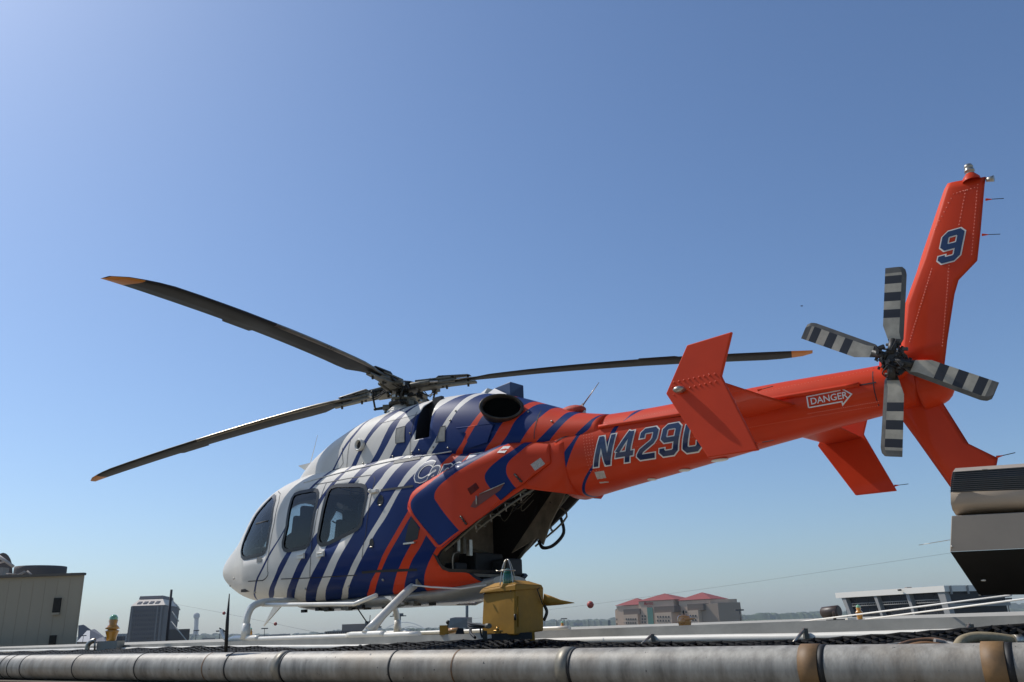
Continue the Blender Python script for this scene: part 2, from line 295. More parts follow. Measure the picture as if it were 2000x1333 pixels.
mid_metal = P('olive grey metal', (.16, .155, .13), .5, metal=.3, noise=.4, nscale=18)
lite_metal = P('bare aluminium', (.45, .44, .42), .35, metal=.8, noise=.3, nscale=20)
black = P('black rubber', (.008, .008, .008), .6)
blade_m = P('rotor blade paint', (.020, .020, .020), .55, noise=.35, nscale=2.5, spec=.25)
blade_le = P('rotor leading edge metal', (.22, .2, .17), .3, metal=.8, noise=.4, nscale=4)
blade_tip = P('rotor tip yellow', (.55, .21, .03), .5)
white_p = P('white print', (.75, .75, .75), .5); navy_p = P('navy print', (.006, .022, .09), .35, coat=.6)
glass = bpy.data.materials.new('tinted glass'); glass.use_nodes = True
_b = glass.node_tree.nodes['Principled BSDF']; _b.inputs['Base Color'].default_value = (.02, .025, .03, 1); _b.inputs['Roughness'].default_value = .02
_nt = glass.node_tree; _tr = _nt.nodes.new('ShaderNodeBsdfTransparent'); _tr.inputs[0].default_value = (.58, .62, .63, 1)
_gl = _nt.nodes.new('ShaderNodeBsdfGlossy'); _gl.inputs['Roughness'].default_value = .01; _fr = _nt.nodes.new('ShaderNodeFresnel'); _fr.inputs[0].default_value = 1.45
_mx = _nt.nodes.new('ShaderNodeMixShader'); _nt.links.new(_fr.outputs[0], _mx.inputs[0]); _nt.links.new(_tr.outputs[0], _mx.inputs[1]); _nt.links.new(_gl.outputs[0], _mx.inputs[2])
_nt.links.new(_mx.outputs[0], _nt.nodes['Material Output'].inputs[0])

def loft(T, n=56, dx=.07, inset=0.0, x0=None, x1=None):
    xs = []; Ts = sorted(T, reverse=True); a = Ts[0][0] if x0 is None else x0; e = Ts[-1][0] if x1 is None else x1
    k = max(2, int((a-e)/dx)); xs = [a+(e-a)*i/k for i in range(k+1)]
    if T is FUSE and x0 is None: xs = [4.14, 4.13, 4.115, 4.09, 4.05]+[x for x in xs if x < 4.02]
    vs = []; fs = []
    for x in xs:
        zb, zc, zt, hw, nl, nu = sec(T, x)
        zb += inset; zt -= inset; hw = max(hw-inset, .005)
        for j in range(n):
            th = 2*PI*j/n; c, s_ = math.cos(th), math.sin(th)
            ex = nu if s_ >= 0 else nl
            y = hw*math.copysign(abs(c)**(2/ex), c); z = (zt-zc if s_ >= 0 else zc-zb)*math.copysign(abs(s_)**(2/ex), s_)+zc
            vs.append((x, y, z))
    m = len(xs)
    for i in range(m-1):
        for j in range(n): fs.append((i*n+j, i*n+(j+1) % n, (i+1)*n+(j+1) % n, (i+1)*n+j))
    caps = [tuple(range(n))[::-1], tuple((m-1)*n+j for j in range(n))]
    return vs, fs, caps
def loft_mb(T, mat, **k):
    vs, fs, caps = loft(T, **k); mb = MB(); mb.add(vs, fs, mat, True); mb.add(vs, caps, mat, False); return mb
def patch_mesh(poly, yfun, off, mat, side=1, cell=.09, double=False):
    """a painted or fitted sheet lying on the surface y=yfun(x,z), outline given in (x,z)"""
    bm = bmesh.new(); vs = [bm.verts.new((x, 0, z)) for x, z in poly]; bm.faces.new(vs)
    xs = [p[0] for p in poly]; zs = [p[1] for p in poly]
    for ax, lo, hi in ((0, min(xs), max(xs)), (2, min(zs), max(zs))):
        k = int((hi-lo)/cell)
        for i in range(1, k+1):
            c = [0, 0, 0]; nn = [0, 0, 0]; c[ax] = lo+(hi-lo)*i/(k+1); nn[ax] = 1
            bmesh.ops.bisect_plane(bm, geom=bm.verts[:]+bm.edges[:]+bm.faces[:], plane_co=c, plane_no=nn, dist=1e-5)
    for v in bm.verts: v.co.y = side*(yfun(v.co.x, v.co.z)+off)
    bm.verts.index_update(); mb = MB(); mb.add([v.co for v in bm.verts], [[v.index for v in f.verts] for f in bm.faces], mat, True); bm.free()
    return mb
def resample(pl, d=.05):
    out = [Vector(pl[0])]
    for a, b in zip(pl, pl[1:]):
        a, b = Vector(a), Vector(b); k = max(1, int((b-a).length/d))
        for i in range(1, k+1): out.append(a.lerp(b, i/k))
    return out
def ribbon(mb, pl, w, yfun, off, mat, side=1, closed=False):
    if closed: pl = list(pl)+[pl[0]]
    P_ = resample([(a, b) for a, b in pl]); n = len(P_); vs = []
    for i, p in enumerate(P_):
        if closed: t = P_[(i+1) % (n-1)]-P_[(i-1) % (n-1)]
        else: t = P_[min(i+1, n-1)]-P_[max(i-1, 0)]
        t.normalize(); q = Vector((-t.y, t.x))*(w/2)
        for s_ in (-1, 1):
            x, z = p.x+q.x*s_, p.y+q.y*s_; vs.append((x, side*(yfun(x, z)+off), z))
    mb.add(vs, [(2*i, 2*i+1, 2*i+3, 2*i+2) for i in range(n-1)], mat, True)
fy = lambda x, z: side_y(FUSE, x, z)
cy = lambda x, z: side_y(COWL, x, z)
by = lambda x, z: side_y(BOOM, x, z)
def prism_obj(poly, y0, y1):
    mb = MB(); mb.prism([(x, y0, z) for x, z in poly], (0, 0, 0), (0, y1-y0, 0), seam_m); o = mb.build('cutter', HELI); return o

# fuselage shell with its real openings
outer = loft_mb(FUSE, mat_fuse)
fus = outer.build('fuselage', HELI)
iv, ifc, icp = loft(FUSE, inset=.035, dx=.14, n=36, x0=3.95, x1=-3.0)
inn = MB(); inn.add(iv, ifc, dark_in, True); inn.add(iv, icp, dark_in); inn = inn.build('cutter', HELI)
wpolys = [W1, W2, W3]
WSH = [(3.66, 1.34), (3.95, 1.85), (2.75, 2.75), (2.36, 2.15), (2.62, 1.98), (3.1, 1.64)]
cut_w = []
for wp in wpolys:
    for s_ in (1, -1): cut_w.append(prism_obj(wp, .45*s_, 1.1*s_))
for s_ in (1, -1): cut_w.append(prism_obj(WSH, .045*s_, .47*s_))
opening = prism_obj(OPEN, -1.2, 1.2)
glass_src = []
boolean(fus, [inn]); boolean(fus, cut_w); boolean(fus, [opening])
for wp in wpolys:
    for s_ in (1, -1): patch_mesh(wp, fy, -.010, glass, s_, cell=.12).build('window_pane', HELI)
def in_poly(x, z, pl):
    c = False
    for (x1, z1), (x2, z2) in zip(pl, pl[1:]+pl[:1]):
        if (z1 > z) != (z2 > z) and x < (x2-x1)*(z-z1)/(z2-z1)+x1: c = not c
    return c
_vs, _fs, _cp = loft(FUSE, inset=.009, dx=.03, n=120)
for s_ in (1, -1):
    mb = MB(); fs2 = []
    for f in _fs:
        c = sum((Vector(_vs[i]) for i in f), Vector())/4
        if .02 < s_*c.y < .50 and in_poly(c.x, c.z, [(3.71, 1.31), (4.0, 1.85), (2.75, 2.8), (2.31, 2.13), (2.6, 1.95), (3.1, 1.60)]): fs2.append(f)
    used = sorted({i for f in fs2 for i in f}); mp = {a: b for b, a in enumerate(used)}
    mb.add([_vs[i] for i in used], [[mp[i] for i in f] for f in fs2], glass, True); mb.build('windscreen_pane', HELI)
kill(cut_w+[inn, opening])
for wp in wpolys:
    for s_ in (1, -1):
        mb = MB(); ribbon(mb, wp, .05, fy, .004, rubber, s_, True); mb.build('window_seal', HELI)
# doors and panel gaps
for s_ in (1, -1):
    for nm, pl in (('cockpit_door_gap', DOOR_FRONT), ('sliding_door_gap', DOOR_MID), ('rear_door_gap', DOOR_AFT), ('roof_panel_gap', ROOF_SEAM), ('lower_panel_gap', LOW_SEAM)):
        mb = MB(); ribbon(mb, pl, .011, fy, .002, seam_m, s_); mb.build(nm, HELI)
    mb = MB(); ribbon(mb, MID_RAIL, .028, fy, .004, seam_m, s_); ribbon(mb, STEP_RAIL, .03, fy, .004, seam_m, s_); mb.build('door_rail', HELI)
    for x, z in ((1.06, 1.058), (.625, 1.05)):
        mb = MB(); y = fy(x, z)*s_; mb.box((x, y+.014*s_, z), (.15, .03, .07), white_metal); mb.tube([(x-.06, y+.034*s_, z+.01), (x+.06, y+.034*s_, z+.01)], .009, white_metal); mb.build('door_handle', HELI, bevel=.006)
    mb = MB(); y = fy(-.43, 1.76)*s_; mb.box((-.40, y+.02*s_, 1.742), (.13, .05, .045), white_metal); mb.ball((-.34, y+.035*s_, 1.75), .03, white_metal); mb.build('door_roller', HELI, bevel=.008)
    for (x, z, r, dx_) in ((-.53, 1.607, .055, 1.0), (-.39, 1.10, .045, .9)):
        mb = MB(); cc = [(x+r*dx_*math.cos(a*PI/8), z+r*1.3*math.sin(a*PI/8)) for a in range(16)]
        b_ = patch_mesh(cc, fy, .004, black, s_); b_.ball((x, s_*(fy(x, z)+.012), z-r), .022, lite_metal, sc=(1.6, .5, .35)); b_.build('air_vent', HELI)
    b_ = patch_mesh([(2.17, 1.05), (2.03, 1.05), (2.03, 1.12), (2.17, 1.12)], fy, .003, P('grey placard', (.3, .3, .3), .5, noise=.6, nscale=60), s_, cell=.05); b_.build('placard', HELI)
# rear black engine air intake opening in lower rear door
b_ = patch_mesh([(-1.08, 1.36), (-1.14, 1.28), (-1.20, 1.20), (-1.17, 1.08), (-1.02, 1.06), (-.97, 1.08), (-1.02, 1.25)], fy, .004, black); b_.box((-1.05, fy(-1.05, 1.04)+.012, 1.045), (.19, .03, .02), lite_metal); b_.build('fuel_port', HELI)
# belly line, chin window, sensor pods
b_ = MB()
b_.ball((3.84, .0, .86), .11, black, n=16, sc=(1.6, 1.1, .9)); b_.build('chin_window', HELI)
b_ = MB(); b_.tube([(4.02, -.25, 1.0), (4.42, -.25, .99)], [.02, .012], white_metal); b_.tube([(4.38, -.25, .99), (4.46, -.25, .99)], .009, dk_metal); b_.build('pitot_tube', HELI)
b_ = MB()
for x, y, z in ((3.2, .70, .9), (2.4, .80, .66), (1.1, .79, .64), (.2, .79, .62), (-.5, .78, .66), (3.6, .5, .82)): b_.ball((x, side_y(FUSE, x, z)+.004, z), .017, lite_metal, n=8)
b_.build('fastener', HELI)
# belly fairing and undersides
b_ = MB(); BF = [(1.9, .40, .46, .5, .30, 2, 2), (1.4, .36, .45, .5, .5, 2.4, 2), (-.2, .35, .45, .55, .56, 2.6, 2), (-1.2, .37, .47, .6, .50, 2.4, 2), (-1.9, .52, .58, .64, .30, 2, 2)]
vs, fs, cp = loft(BF, n=24, dx=.2); b_.add(vs, fs, P('grey belly paint', (.32, .32, .31), .35, coat=.4, noise=.3, nscale=5), True); b_.add(vs, cp, MATS['grey belly paint']); b_.build('belly_fairing', HELI)
b_ = MB()
for i in range(26):
    x = 1.4-2.4*random.random(); y = .25+.35*random.random(); b_.box((x, y, .36+.02*random.random()), (.05+.12*random.random(), .05, .04), random.choice([black, mid_metal, dk_metal]))
o = b_.build('belly_equipment', HELI); o['kind'] = 'stuff'
b_ = MB(); b_.tube([(.55, .3, .38), (.35, .32, .22), (.22, .33, .12), (.0, .34, .12)], .008, dk_metal, n=6); b_.build('whip_antenna', HELI)
b_ = MB(); b_.prism([(1.75, .75, .46), (1.55, .75, .46), (1.98, .75, .19)], (0, 0, 0), (0, .02, 0), white_metal); b_.build('blade_antenna', HELI)
# lettering on the shoulder
def text_mesh(s_, size, shear=0.0, offset=0.0):
    c = bpy.data.curves.new('t', 'FONT'); c.body = s_; c.size = size; c.shear = shear; c.offset = offset; c.resolution_u = 3; c.fill_mode = 'FRONT'
    o = bpy.data.objects.new('t', c); COL.objects.link(o); bpy.context.view_layer.update(); me = mesh_of(o)
    bm = bmesh.new(); bm.from_mesh(me); bmesh.ops.remove_doubles(bm, verts=bm.verts, dist=1e-6); bmesh.ops.triangulate(bm, faces=bm.faces)
    bm.verts.index_update(); out = ([v.co.copy() for v in bm.verts], [[v.index for v in f.verts] for f in bm.faces]); bm.free()
    bpy.data.objects.remove(o); return out
def decal_text(mb, s_, org, size, yfun, off, mat, shear=0., offset=0., sx=1., slope=0., side=1):
    vs, fs = text_mesh(s_, size, shear, offset); q = []
    bmx = bmesh.new(); vv = [bmx.verts.new((v.x*sx, 0, v.y)) for v in vs]
    for f in fs:
        try: bmx.faces.new([vv[i] for i in f])
        except ValueError: pass
    xs_ = [v.x*sx for v in vs]; ys_ = [v.y for v in vs]
    for ax, lo, hi in ((0, min(xs_), max(xs_)), (2, min(ys_), max(ys_))):
        k = int((hi-lo)/.04)
        for i in range(1, k+1):
            c = [0, 0, 0]; nn = [0, 0, 0]; c[ax] = lo+(hi-lo)*i/(k+1); nn[ax] = 1
            bmesh.ops.bisect_plane(bmx, geom=bmx.verts[:]+bmx.edges[:]+bmx.faces[:], plane_co=c, plane_no=nn, dist=1e-6)
    bmx.verts.index_update()
    for v in bmx.verts:
        x, z = org[0]-v.co.x, org[1]+v.co.z+slope*v.co.x; q.append((x, side*(yfun(x, z)+off), z))
    mb.add(q, [[v.index for v in f.verts] for f in bmx.faces], mat, True); bmx.free()
b_ = MB(); decal_text(b_, 'CareFlite', (-1.03, 1.765), .36, fy, .004, white_p, .30, .019, .98); decal_text(b_, 'CareFlite', (-1.03, 1.765), .36, fy, .006, navy_p, .30, .006, .98); b_.build('operator_name', HELI)

# engine cowling
cowl = loft_mb(COWL, mat_cowl).build('engine_cowling', HELI)
INLET = [(-.90, 2.80), (-.99, 2.93), (-1.13, 2.93), (-1.13, 2.80), (-1.16, 2.575), (-1.17, 2.345), (-.915, 2.345), (-.915, 2.50)]
c1 = prism_obj(INLET, .30, 1.0); c2 = prism_obj(INLET, -1.0, -.30); boolean(cowl, [c1, c2]); kill([c1, c2])
b_ = MB(); b_.prism([(x, .31, z) for x, z in INLET], (0, 0, 0), (0, .05, 0), black); b_.prism([(x, -.36, z) for x, z in INLET], (0, 0, 0), (0, .05, 0), black); b_.build('intake_screen', HELI)
for s_ in (1, -1):
    b_ = patch_mesh([(-.52, 2.57), (-.69, 2.57), (-.72, 2.35), (-.55, 2.36)], cy, .004, P('grey access panel', (.25, .25, .23), .4, noise=.3, nscale=10), s_)
    ribbon(b_, [(-.52, 2.57), (-.69, 2.57), (-.72, 2.35), (-.55, 2.36)], .010, cy, .006, seam_m, s_, True); b_.build('access_panel', HELI)
    b_ = patch_mesh([(-1.36, 2.44), (-1.44, 2.44), (-1.45, 2.24), (-1.29, 2.25)], cy, .004, MATS['grey access panel'], s_); ribbon(b_, [(-1.36, 2.44), (-1.44, 2.44), (-1.45, 2.24), (-1.29, 2.25)], .010, cy, .006, seam_m, s_, True); b_.build('access_panel', HELI)
    b_ = MB(); y = cy(.17, 2.455); R = Matrix.Rotation(-s_*PI/2, 3, 'X')
    b_.lathe((.17, s_*y, 2.455), [(.075, -.01), (.085, .05), (.075, .065), (.062, .06), (.06, .0)], white_metal, R=R); b_.lathe((.17, s_*y, 2.455), [(.0, .025), (.06, .025)], black, R=R); b_.build('round_vent', HELI)
    b_ = MB(); ribbon(b_, [(.46, 2.6), (.46, 2.16)], .008, cy, .003, seam_m, s_); ribbon(b_, [(.62, 2.5), (.55, 2.27), (.62, 2.21), (.80, 2.21)], .008, cy, .003, seam_m, s_); ribbon(b_, [(-.83, 2.75), (-.83, 2.11)], .008, cy, .003, seam_m, s_)
    ribbon(b_, [(-.1, 2.72), (-.5, 2.71), (-.88, 2.70)], .006, cy, .003, seam_m, s_); ribbon(b_, [(-2.74, 2.48), (-2.76, 2.3), (-2.74, 2.07)], .010, cy, .003, seam_m, s_); b_.build('cowling_gap', HELI)
    b_ = MB(); 
    for x, z in ((-.81, 2.45), (-1.55, 2.62), (-1.5, 2.5), (-2.6, 2.43), (-2.95, 2.25), (-.5, 2.2), (-1.0, 2.2), (-1.25, 2.2), (.1, 2.2), (-1.5, 2.15), (-.86, 2.2)): b_.ball((x, s_*(cy(x, z)+.003), z), .013, lite_metal, n=8)
    b_.build('cowling_latch', HELI)
    # exhaust stack
    ex = Vector((-2.27, s_*.465, 2.50)); dirv = Vector((-.50, s_*.80, .30)).normalized(); R = dirv.to_track_quat('Z', 'X').to_matrix()
    def ell(r, h, sx=1.0): return [(r, h)]
    b_ = MB(); n = 28; prof = [(.19, -.16), (.205, .0), (.215, .085), (.205, .10), (.185, .09), (.175, .0), (.165, -.12)]
    vs = []
    ax1 = Vector((1, 0, 0)); ax1 = (ax1-dirv*ax1.dot(dirv)).normalized(); ax2 = dirv.cross(ax1)
    for r, h in prof:
        for k in range(n):
            a = 2*PI*k/n; vs.append(ex+dirv*h+ax1*r*1.28*math.cos(a)+ax2*r*.82*math.sin(a))
    b_.add(vs, [(i*n+k, i*n+(k+1) % n, (i+1)*n+(k+1) % n, (i+1)*n+k) for i in range(len(prof)-1) for k in range(n)], P('heat stained steel', (.07, .06, .05), .45, metal=.7, noise=.5, nscale=9), True)
    b_.add([ex+dirv*.05+ax1*.17*1.28*math.cos(2*PI*k/n)+ax2*.17*.82*math.sin(2*PI*k/n) for k in range(n)], [tuple(range(n))], P('exhaust dark inside', (.004, .004, .004), 1, spec=0)); b_.build('exhaust', HELI)  # flat black disc across the mouth paints the pipe's dark hollow
    # side scoop
    b_ = patch_mesh([(-1.66, 2.36), (-2.2, 2.33), (-2.12, 2.12), (-1.84, 2.09), (-1.80, 2.28)], cy, .020, mat_cowl, s_, cell=.05)
    b_.tube([(-1.64, s_*(cy(-1.64, 2.37)+.02), 2.37), (-2.2, s_*(cy(-2.2, 2.34)+.015), 2.335)], .007, mat_cowl); b_.build('side_scoop', HELI)
b_ = MB(); b_.hull8([(-1.62, -.11, 2.86), (-2.12, -.13, 2.76), (-2.12, .13, 2.76), (-1.62, .11, 2.86), (-1.80, -.06, 2.95), (-2.12, -.13, 2.955), (-2.12, .13, 2.955), (-1.80, .06, 2.95)], navy_p); b_.build('air_intake_box', HELI, bevel=.012)
b_ = MB(); b_.hull8([(-1.35, -.02, 2.93), (-1.62, -.08, 2.90), (-1.62, .08, 2.90), (-1.35, .02, 2.93), (-1.5, -.01, 2.95), (-1.66, -.05, 2.98), (-1.66, .05, 2.98), (-1.5, .01, 2.95)], white_metal); b_.build('intake_fairing', HELI)
b_ = MB(); b_.ball((-2.95, .0, 2.43), .13, P('red orange canvas cover', (.5, .06, .03), .7, noise=.5, nscale=20), n=14, sc=(1.5, .8, .55)); b_.build('beacon_cover', HELI)
b_ = MB(); b_.prism([(-2.96, -.01, 2.40), (-3.16, -.01, 2.33), (-3.11, -.01, 2.50)], (0, 0, 0), (0, .02, 0), white_metal); b_.tube([(-3.09, 0, 2.46), (-3.36, 0, 2.70)], [.009, .004], lite_metal, n=6); b_.build('blade_antenna', HELI)
b_ = MB(); b_.prism([(2.18, -.012, 2.44), (1.98, -.012, 2.58), (2.45, -.012, 2.58)], (0, 0, 0), (0, .024, 0), white_metal); b_.build('wire_cutter', HELI)
b_ = MB(); b_.tube([(2.0, .1, 2.55), (1.82, .12, 2.95)], [.006, .003], white_metal, n=6); b_.build('whip_antenna', HELI)
# gutter strip where the cowling meets the roof
for s_ in (1, -1):
    b_ = MB(); pts = []
    for i in range(19):
        x = 1.35-2.9*i/18; z = 2.10+.03*math.sin(i/18*PI)
        pts.append((x, s_*(max(side_y(FUSE, x, z), cy(x, z))+.004), z))
    b_.tube(pts, .008, heli_white, n=6); b_.build('roof_gutter', HELI)
    b_ = patch_mesh([(-.60, 2.12), (-1.05, 2.12), (-1.05, 2.075), (-.60, 2.075)], fy, .006, black, s_, cell=.05); b_.build('roof_grille', HELI)

# tail boom
boom = loft_mb(BOOM, mat_boom, dx=.1, n=48).build('tail_boom', HELI)
b_ = MB()
for s_ in (1, -1):
    ribbon(b_, [(-3.0, 2.0), (-3.1, 2.035), (-3.33, 2.078), (-3.55, 2.085), (-4.52, 2.04), (-5.6, 2.01), (-6.44, 1.995)], .012, by, .002, seam_m, s_)
    ribbon(b_, [(-3.36, 2.28), (-3.33, 2.05), (-3.33, 2.04)], .008, by, .002, seam_m, s_); ribbon(b_, [(-6.42, 2.15), (-6.41, 1.75)], .009, by, .002, seam_m, s_)
b_.build('boom_panel_gap', HELI)
b_ = MB()
for s_ in (1, -1):
    pts = []
    for i in range(24):
        x = -3.55-2.75*i/23; z = 2.088-.085*i/23; pts.append((x, s_*(by(x, z)+.012), z))
    b_.tube(pts, [.022]*24, mat_orange, n=6)
b_.build('tail_rotor_shaft_cover_edge', HELI)
def octo(pts, c):
    out = [pts[0]]
    for a, b, d in zip(pts, pts[1:], pts[2:]):
        a, b, d = Vector(a), Vector(b), Vector(d); out += [tuple(b+(a-b).normalized()*c), tuple(b+(d-b).normalized()*c)]
    return out+[pts[-1]]
def stroke(pl, w, ext=0.0):
    P_ = [Vector(p) for p in pl]
    P_[0] = P_[0]+(P_[0]-P_[1]).normalized()*ext; P_[-1] = P_[-1]+(P_[-1]-P_[-2]).normalized()*ext
    L_, R_ = [], []
    for i, p in enumerate(P_):
        if i == 0: t = (P_[1]-p).normalized(); m = 1
        elif i == len(P_)-1: t = (p-P_[i-1]).normalized(); m = 1
        else:
            t1 = (p-P_[i-1]).normalized(); t2 = (P_[i+1]-p).normalized(); t = (t1+t2).normalized(); m = 1/max(.3, t.dot(t1))
        q = Vector((-t.y, t.x))*(w/2*m); L_.append(p+q); R_.append(p-q)
    return [(L_[i], R_[i], R_[i+1], L_[i+1]) for i in range(len(P_)-1)]
GLY = {'N': [[(.14, 0), (.14, 1.7)], [(.20, 1.6), (.80, .1)], [(.86, 0), (.86, 1.7)]],
       '4': [[(.62, 1.7), (.06, .62)], [(0, .46), (1.02, .46)], [(.70, 0), (.70, 1.7)]],
       '2': [octo([(.13, 1.18), (.13, 1.56), (.87, 1.56), (.87, .95), (.13, .42), (.13, .14), (1.0, .14)], .12)],
       '9': [octo([(.87, .84), (.13, .84), (.13, 1.56), (.87, 1.56), (.87, .14), (.13, .14), (.13, .42)], .14)],
       'C': [octo([(.87, 1.18), (.87, 1.56), (.13, 1.56), (.13, .14), (.87, .14), (.87, .52)], .14)],
       'F': [[(.13, 0), (.13, 1.7)], [(.26, 1.56), (.95, 1.56)], [(.26, .85), (.8, .85)]]}
def glyphs(mb, word, org, ux, uz, pitch, slant, yfun, w=.27, side=1, rise=0.0):
    for ci, ch in enumerate(word):
        for lay, (ww, ex, m_, o_) in enumerate(((w+.13, .065, white_p, .003), (w, 0, navy_p, .0065))):
            for si, pl in enumerate(GLY[ch]):
                fine = [tuple(p) for p in pl]
                dense = []
                for a, b in zip(fine, fine[1:]):
                    a, b = Vector(a), Vector(b); k = max(1, int((b-a).length/.22)); dense += [tuple(a.lerp(b, i/k)) for i in range(k)]
                fine = dense+[fine[-1]]
                for quad in stroke(fine, ww, ex):
                    vs = []
                    for p in quad:
                        X = org[0]-(p.x*ux+ci*pitch+p.y*uz*slant); Z_ = org[1]+p.y*uz+rise*(ci*pitch+p.x*ux); vs.append((X, side*(yfun(X, Z_)+o_+.0007*si), Z_))
                    mb.add(vs, [(0, 1, 2, 3)], m_)
b_ = MB(); glyphs(b_, 'N429CF', (-3.45, 1.66), .205, .184, .258, .36, by); b_.build('registration_lettering', HELI, weld=False)
b_ = MB()
decal_text(b_, 'DANGER', (-5.845, 1.905), .085, by, .004, white_p, 0, .001, .98, slope=0.0)
for q in stroke([(0, -.012), (0, .092), (.27, .092), (.27, .12), (.355, .038), (.27, -.04), (.27, -.012), (.27, -.012001), (0, -.012)][:7]+[(0, -.012)], .011):
    vs = [(-5.82-p.x*1.12, by(-5.82-p.x*1.12, 1.893+p.y)+.004, 1.893+p.y) for p in q]; b_.add(vs, [(0, 1, 2, 3)], white_p)
b_.build('danger_arrow', HELI, weld=False)
b_ = patch_mesh([(-3.441, 1.612), (-3.555, 1.612), (-3.535, 1.50), (-3.435, 1.50)], by, .003, P('pale patch', (.55, .5, .48), .5, noise=.3, nscale=30)); b_.build('placard', HELI)
def dome(mb, p, nrm, r, mat):
    nrm = Vector(nrm).normalized(); a = nrm.orthogonal().normalized(); b = nrm.cross(a); vs = [Vector(p)+nrm*r*.7]
    for k in range(6): vs.append(Vector(p)+(a*math.cos(k*PI/3)+b*math.sin(k*PI/3))*r)
    mb.add(vs, [(0, 1+k, 1+(k+1) % 6) for k in range(6)], mat, True)
riv_m = P('painted rivet', (.8, .2, .12), .25, coat=.8)
b_ = MB()
for i in range(4):
    for j in range(13):
        x = -3.36-.035*i-.01*j*.3; z = 2.02-.033*j; dome(b_, (x, by(x, z), z), (0, 1, 0), .006, riv_m)
for i in range(150):
    x = -3.4-3.0*i/149; dome(b_, (x, by(x, 1.80-.0*i), 1.80), (0, 1, 0), .0045, riv_m)
for i in range(90):
    x = -3.6-2.8*i/89; dome(b_, (x, by(x, 2.13), 2.13), (0, 1, .4), .0045, riv_m)
for i in range(34):
    x = -5.8-.62*i/33; dome(b_, (x, by(x, 1.83), 1.83), (0, 1, 0), .0055, riv_m)
o = b_.build('rivets', HELI, weld=False); o['kind'] = 'stuff'
b_ = MB()
for x, w_ in ((-4.35, .13), (-3.95, .09), (-4.75, .20)): b_ = MB(); b_.ball((x, .0, sec(BOOM, x)[0]-.002), .1, white_metal, sc=(w_*5, .7, .12)); b_.build('underside_antenna', HELI)
# tail cone, fin
TC = [(-6.75, 1.72, 1.96, 2.17, .195, 2.2, 2.2), (-6.85, 1.74, 1.96, 2.15, .18, 2.2, 2.2), (-6.95, 1.78, 1.94, 2.08, .13, 2, 2), (-7.0, 1.85, 1.92, 2.0, .05, 2, 2)]
vs, fs, cp = loft(TC, n=28, dx=.03); b_ = MB(); b_.add(vs, fs, mat_orange, True); b_.add(vs, cp, mat_orange); b_.lathe((-6.62, .05, 2.11), [(.13, 0), (.13, .18), (.10, .26), (.07, .3)], mat_orange, R=Matrix.Rotation(-PI/2, 3, 'X'))
b_.build('tail_gearbox_fairing', HELI)
def airfoil_plate(outline_le, outline_te, thick, mat, axis='y', off=0.0, n=9):
    """skin between a leading-edge and a trailing-edge polyline (same count) with a lens section"""
    mb = MB(); m_ = len(outline_le); rows = []
    for (a, b) in zip(outline_le, outline_te):
        a, b = Vector(a), Vector(b); up_ = []; lo_ = []
        for k in range(n):
            t = k/(n-1); h = thick*(a-b).length*(1.0*math.sqrt(max(t, 0))*(1-t)*1.9+.02*(1-abs(2*t-1)))
            p = a.lerp(b, t); d = Vector((0, 1, 0)) if axis == 'y' else Vector((0, 0, 1))
            up_.append(p+d*h/2); lo_.append(p-d*h/2)
        rows.append(up_+lo_[::-1])
    N_ = 2*n; vs = [p for r in rows for p in r]; fs = []
    for i in range(m_-1):
        for k in range(N_): fs.append((i*N_+k, i*N_+(k+1) % N_, (i+1)*N_+(k+1) % N_, (i+1)*N_+k))
    mb.add(vs, fs, mat, True); mb.add(rows[0], [tuple(range(N_))[::-1]], mat); mb.add(rows[-1], [tuple(range(N_))], mat); return mb
LE = [(-6.50, 0, 2.00), (-6.63, 0, 2.30), (-6.735, 0, 2.684), (-6.90, 0, 2.98), (-6.966, 0, 3.116), (-7.10, 0, 3.37), (-7.26, 0, 3.675), (-7.30, 0, 3.725)]
TE = [(-6.94, 0, 2.00), (-7.03, 0, 2.30), (-7.16, 0, 2.684), (-7.215, 0, 2.80), (-7.39, 0, 2.93), (-7.47, 0, 3.20), (-7.58, 0, 3.60), (-7.605, 0, 3.67)]
fin = airfoil_plate(LE, TE, .105, mat_orange); fin = fin.build('upper_tail_fin', HELI)
finy = lambda x, z: .036
b_ = MB()
def finth(x, z):
    le = np.interp(z, [p[2] for p in LE], [p[0] for p in LE]); te = np.interp(z, [p[2] for p in TE], [p[0] for p in TE]); c = le-te; t = min(max((le-x)/c, 0.0), 1.0)
    return .105*c*(math.sqrt(t)*(1-t)*1.9+.02*(1-abs(2*t-1)))/2
glyphs(b_, '9', (-7.082, 2.985), .172, .160, .2, .38, finth, w=.32); b_.build('number_nine', HELI, weld=False)
b_ = MB()
def rivrow(a, c, n, yf):
    for i in range(n):
        x = a[0]+(c[0]-a[0])*i/(n-1); z = a[1]+(c[1]-a[1])*i/(n-1); dome(b_, (x, yf(x, z), z), (0, 1, 0), .0058, riv_m)
rivrow((-6.73, 2.35), (-7.03, 2.96), 26, finth); rivrow((-7.12, 3.32), (-7.33, 3.60), 9, finth); rivrow((-6.98, 2.25), (-7.17, 2.95), 26, finth); rivrow((-7.32, 3.3), (-7.43, 3.6), 11, finth); rivrow((-7.36, 3.0), (-7.53, 3.62), 22, finth); rivrow((-7.33, 3.60), (-7.5, 3.6), 7, finth)
o = b_.build('rivets', HELI, weld=False); o['kind'] = 'stuff'
b_ = MB(); b_.lathe((-7.49, 0, 3.69), [(.075, -.02), (.07, .01), (.04, .05), (.035, .055)], mat_orange, n=12); b_.lathe((-7.49, 0, 3.745), [(.036, 0), (.036, .02), (.042, .02), (.042, .04), (.034, .04), (.034, .06), (.04, .065), (.03, .09), (0, .095)], lite_metal, n=12); b_.build('strobe_light', HELI)
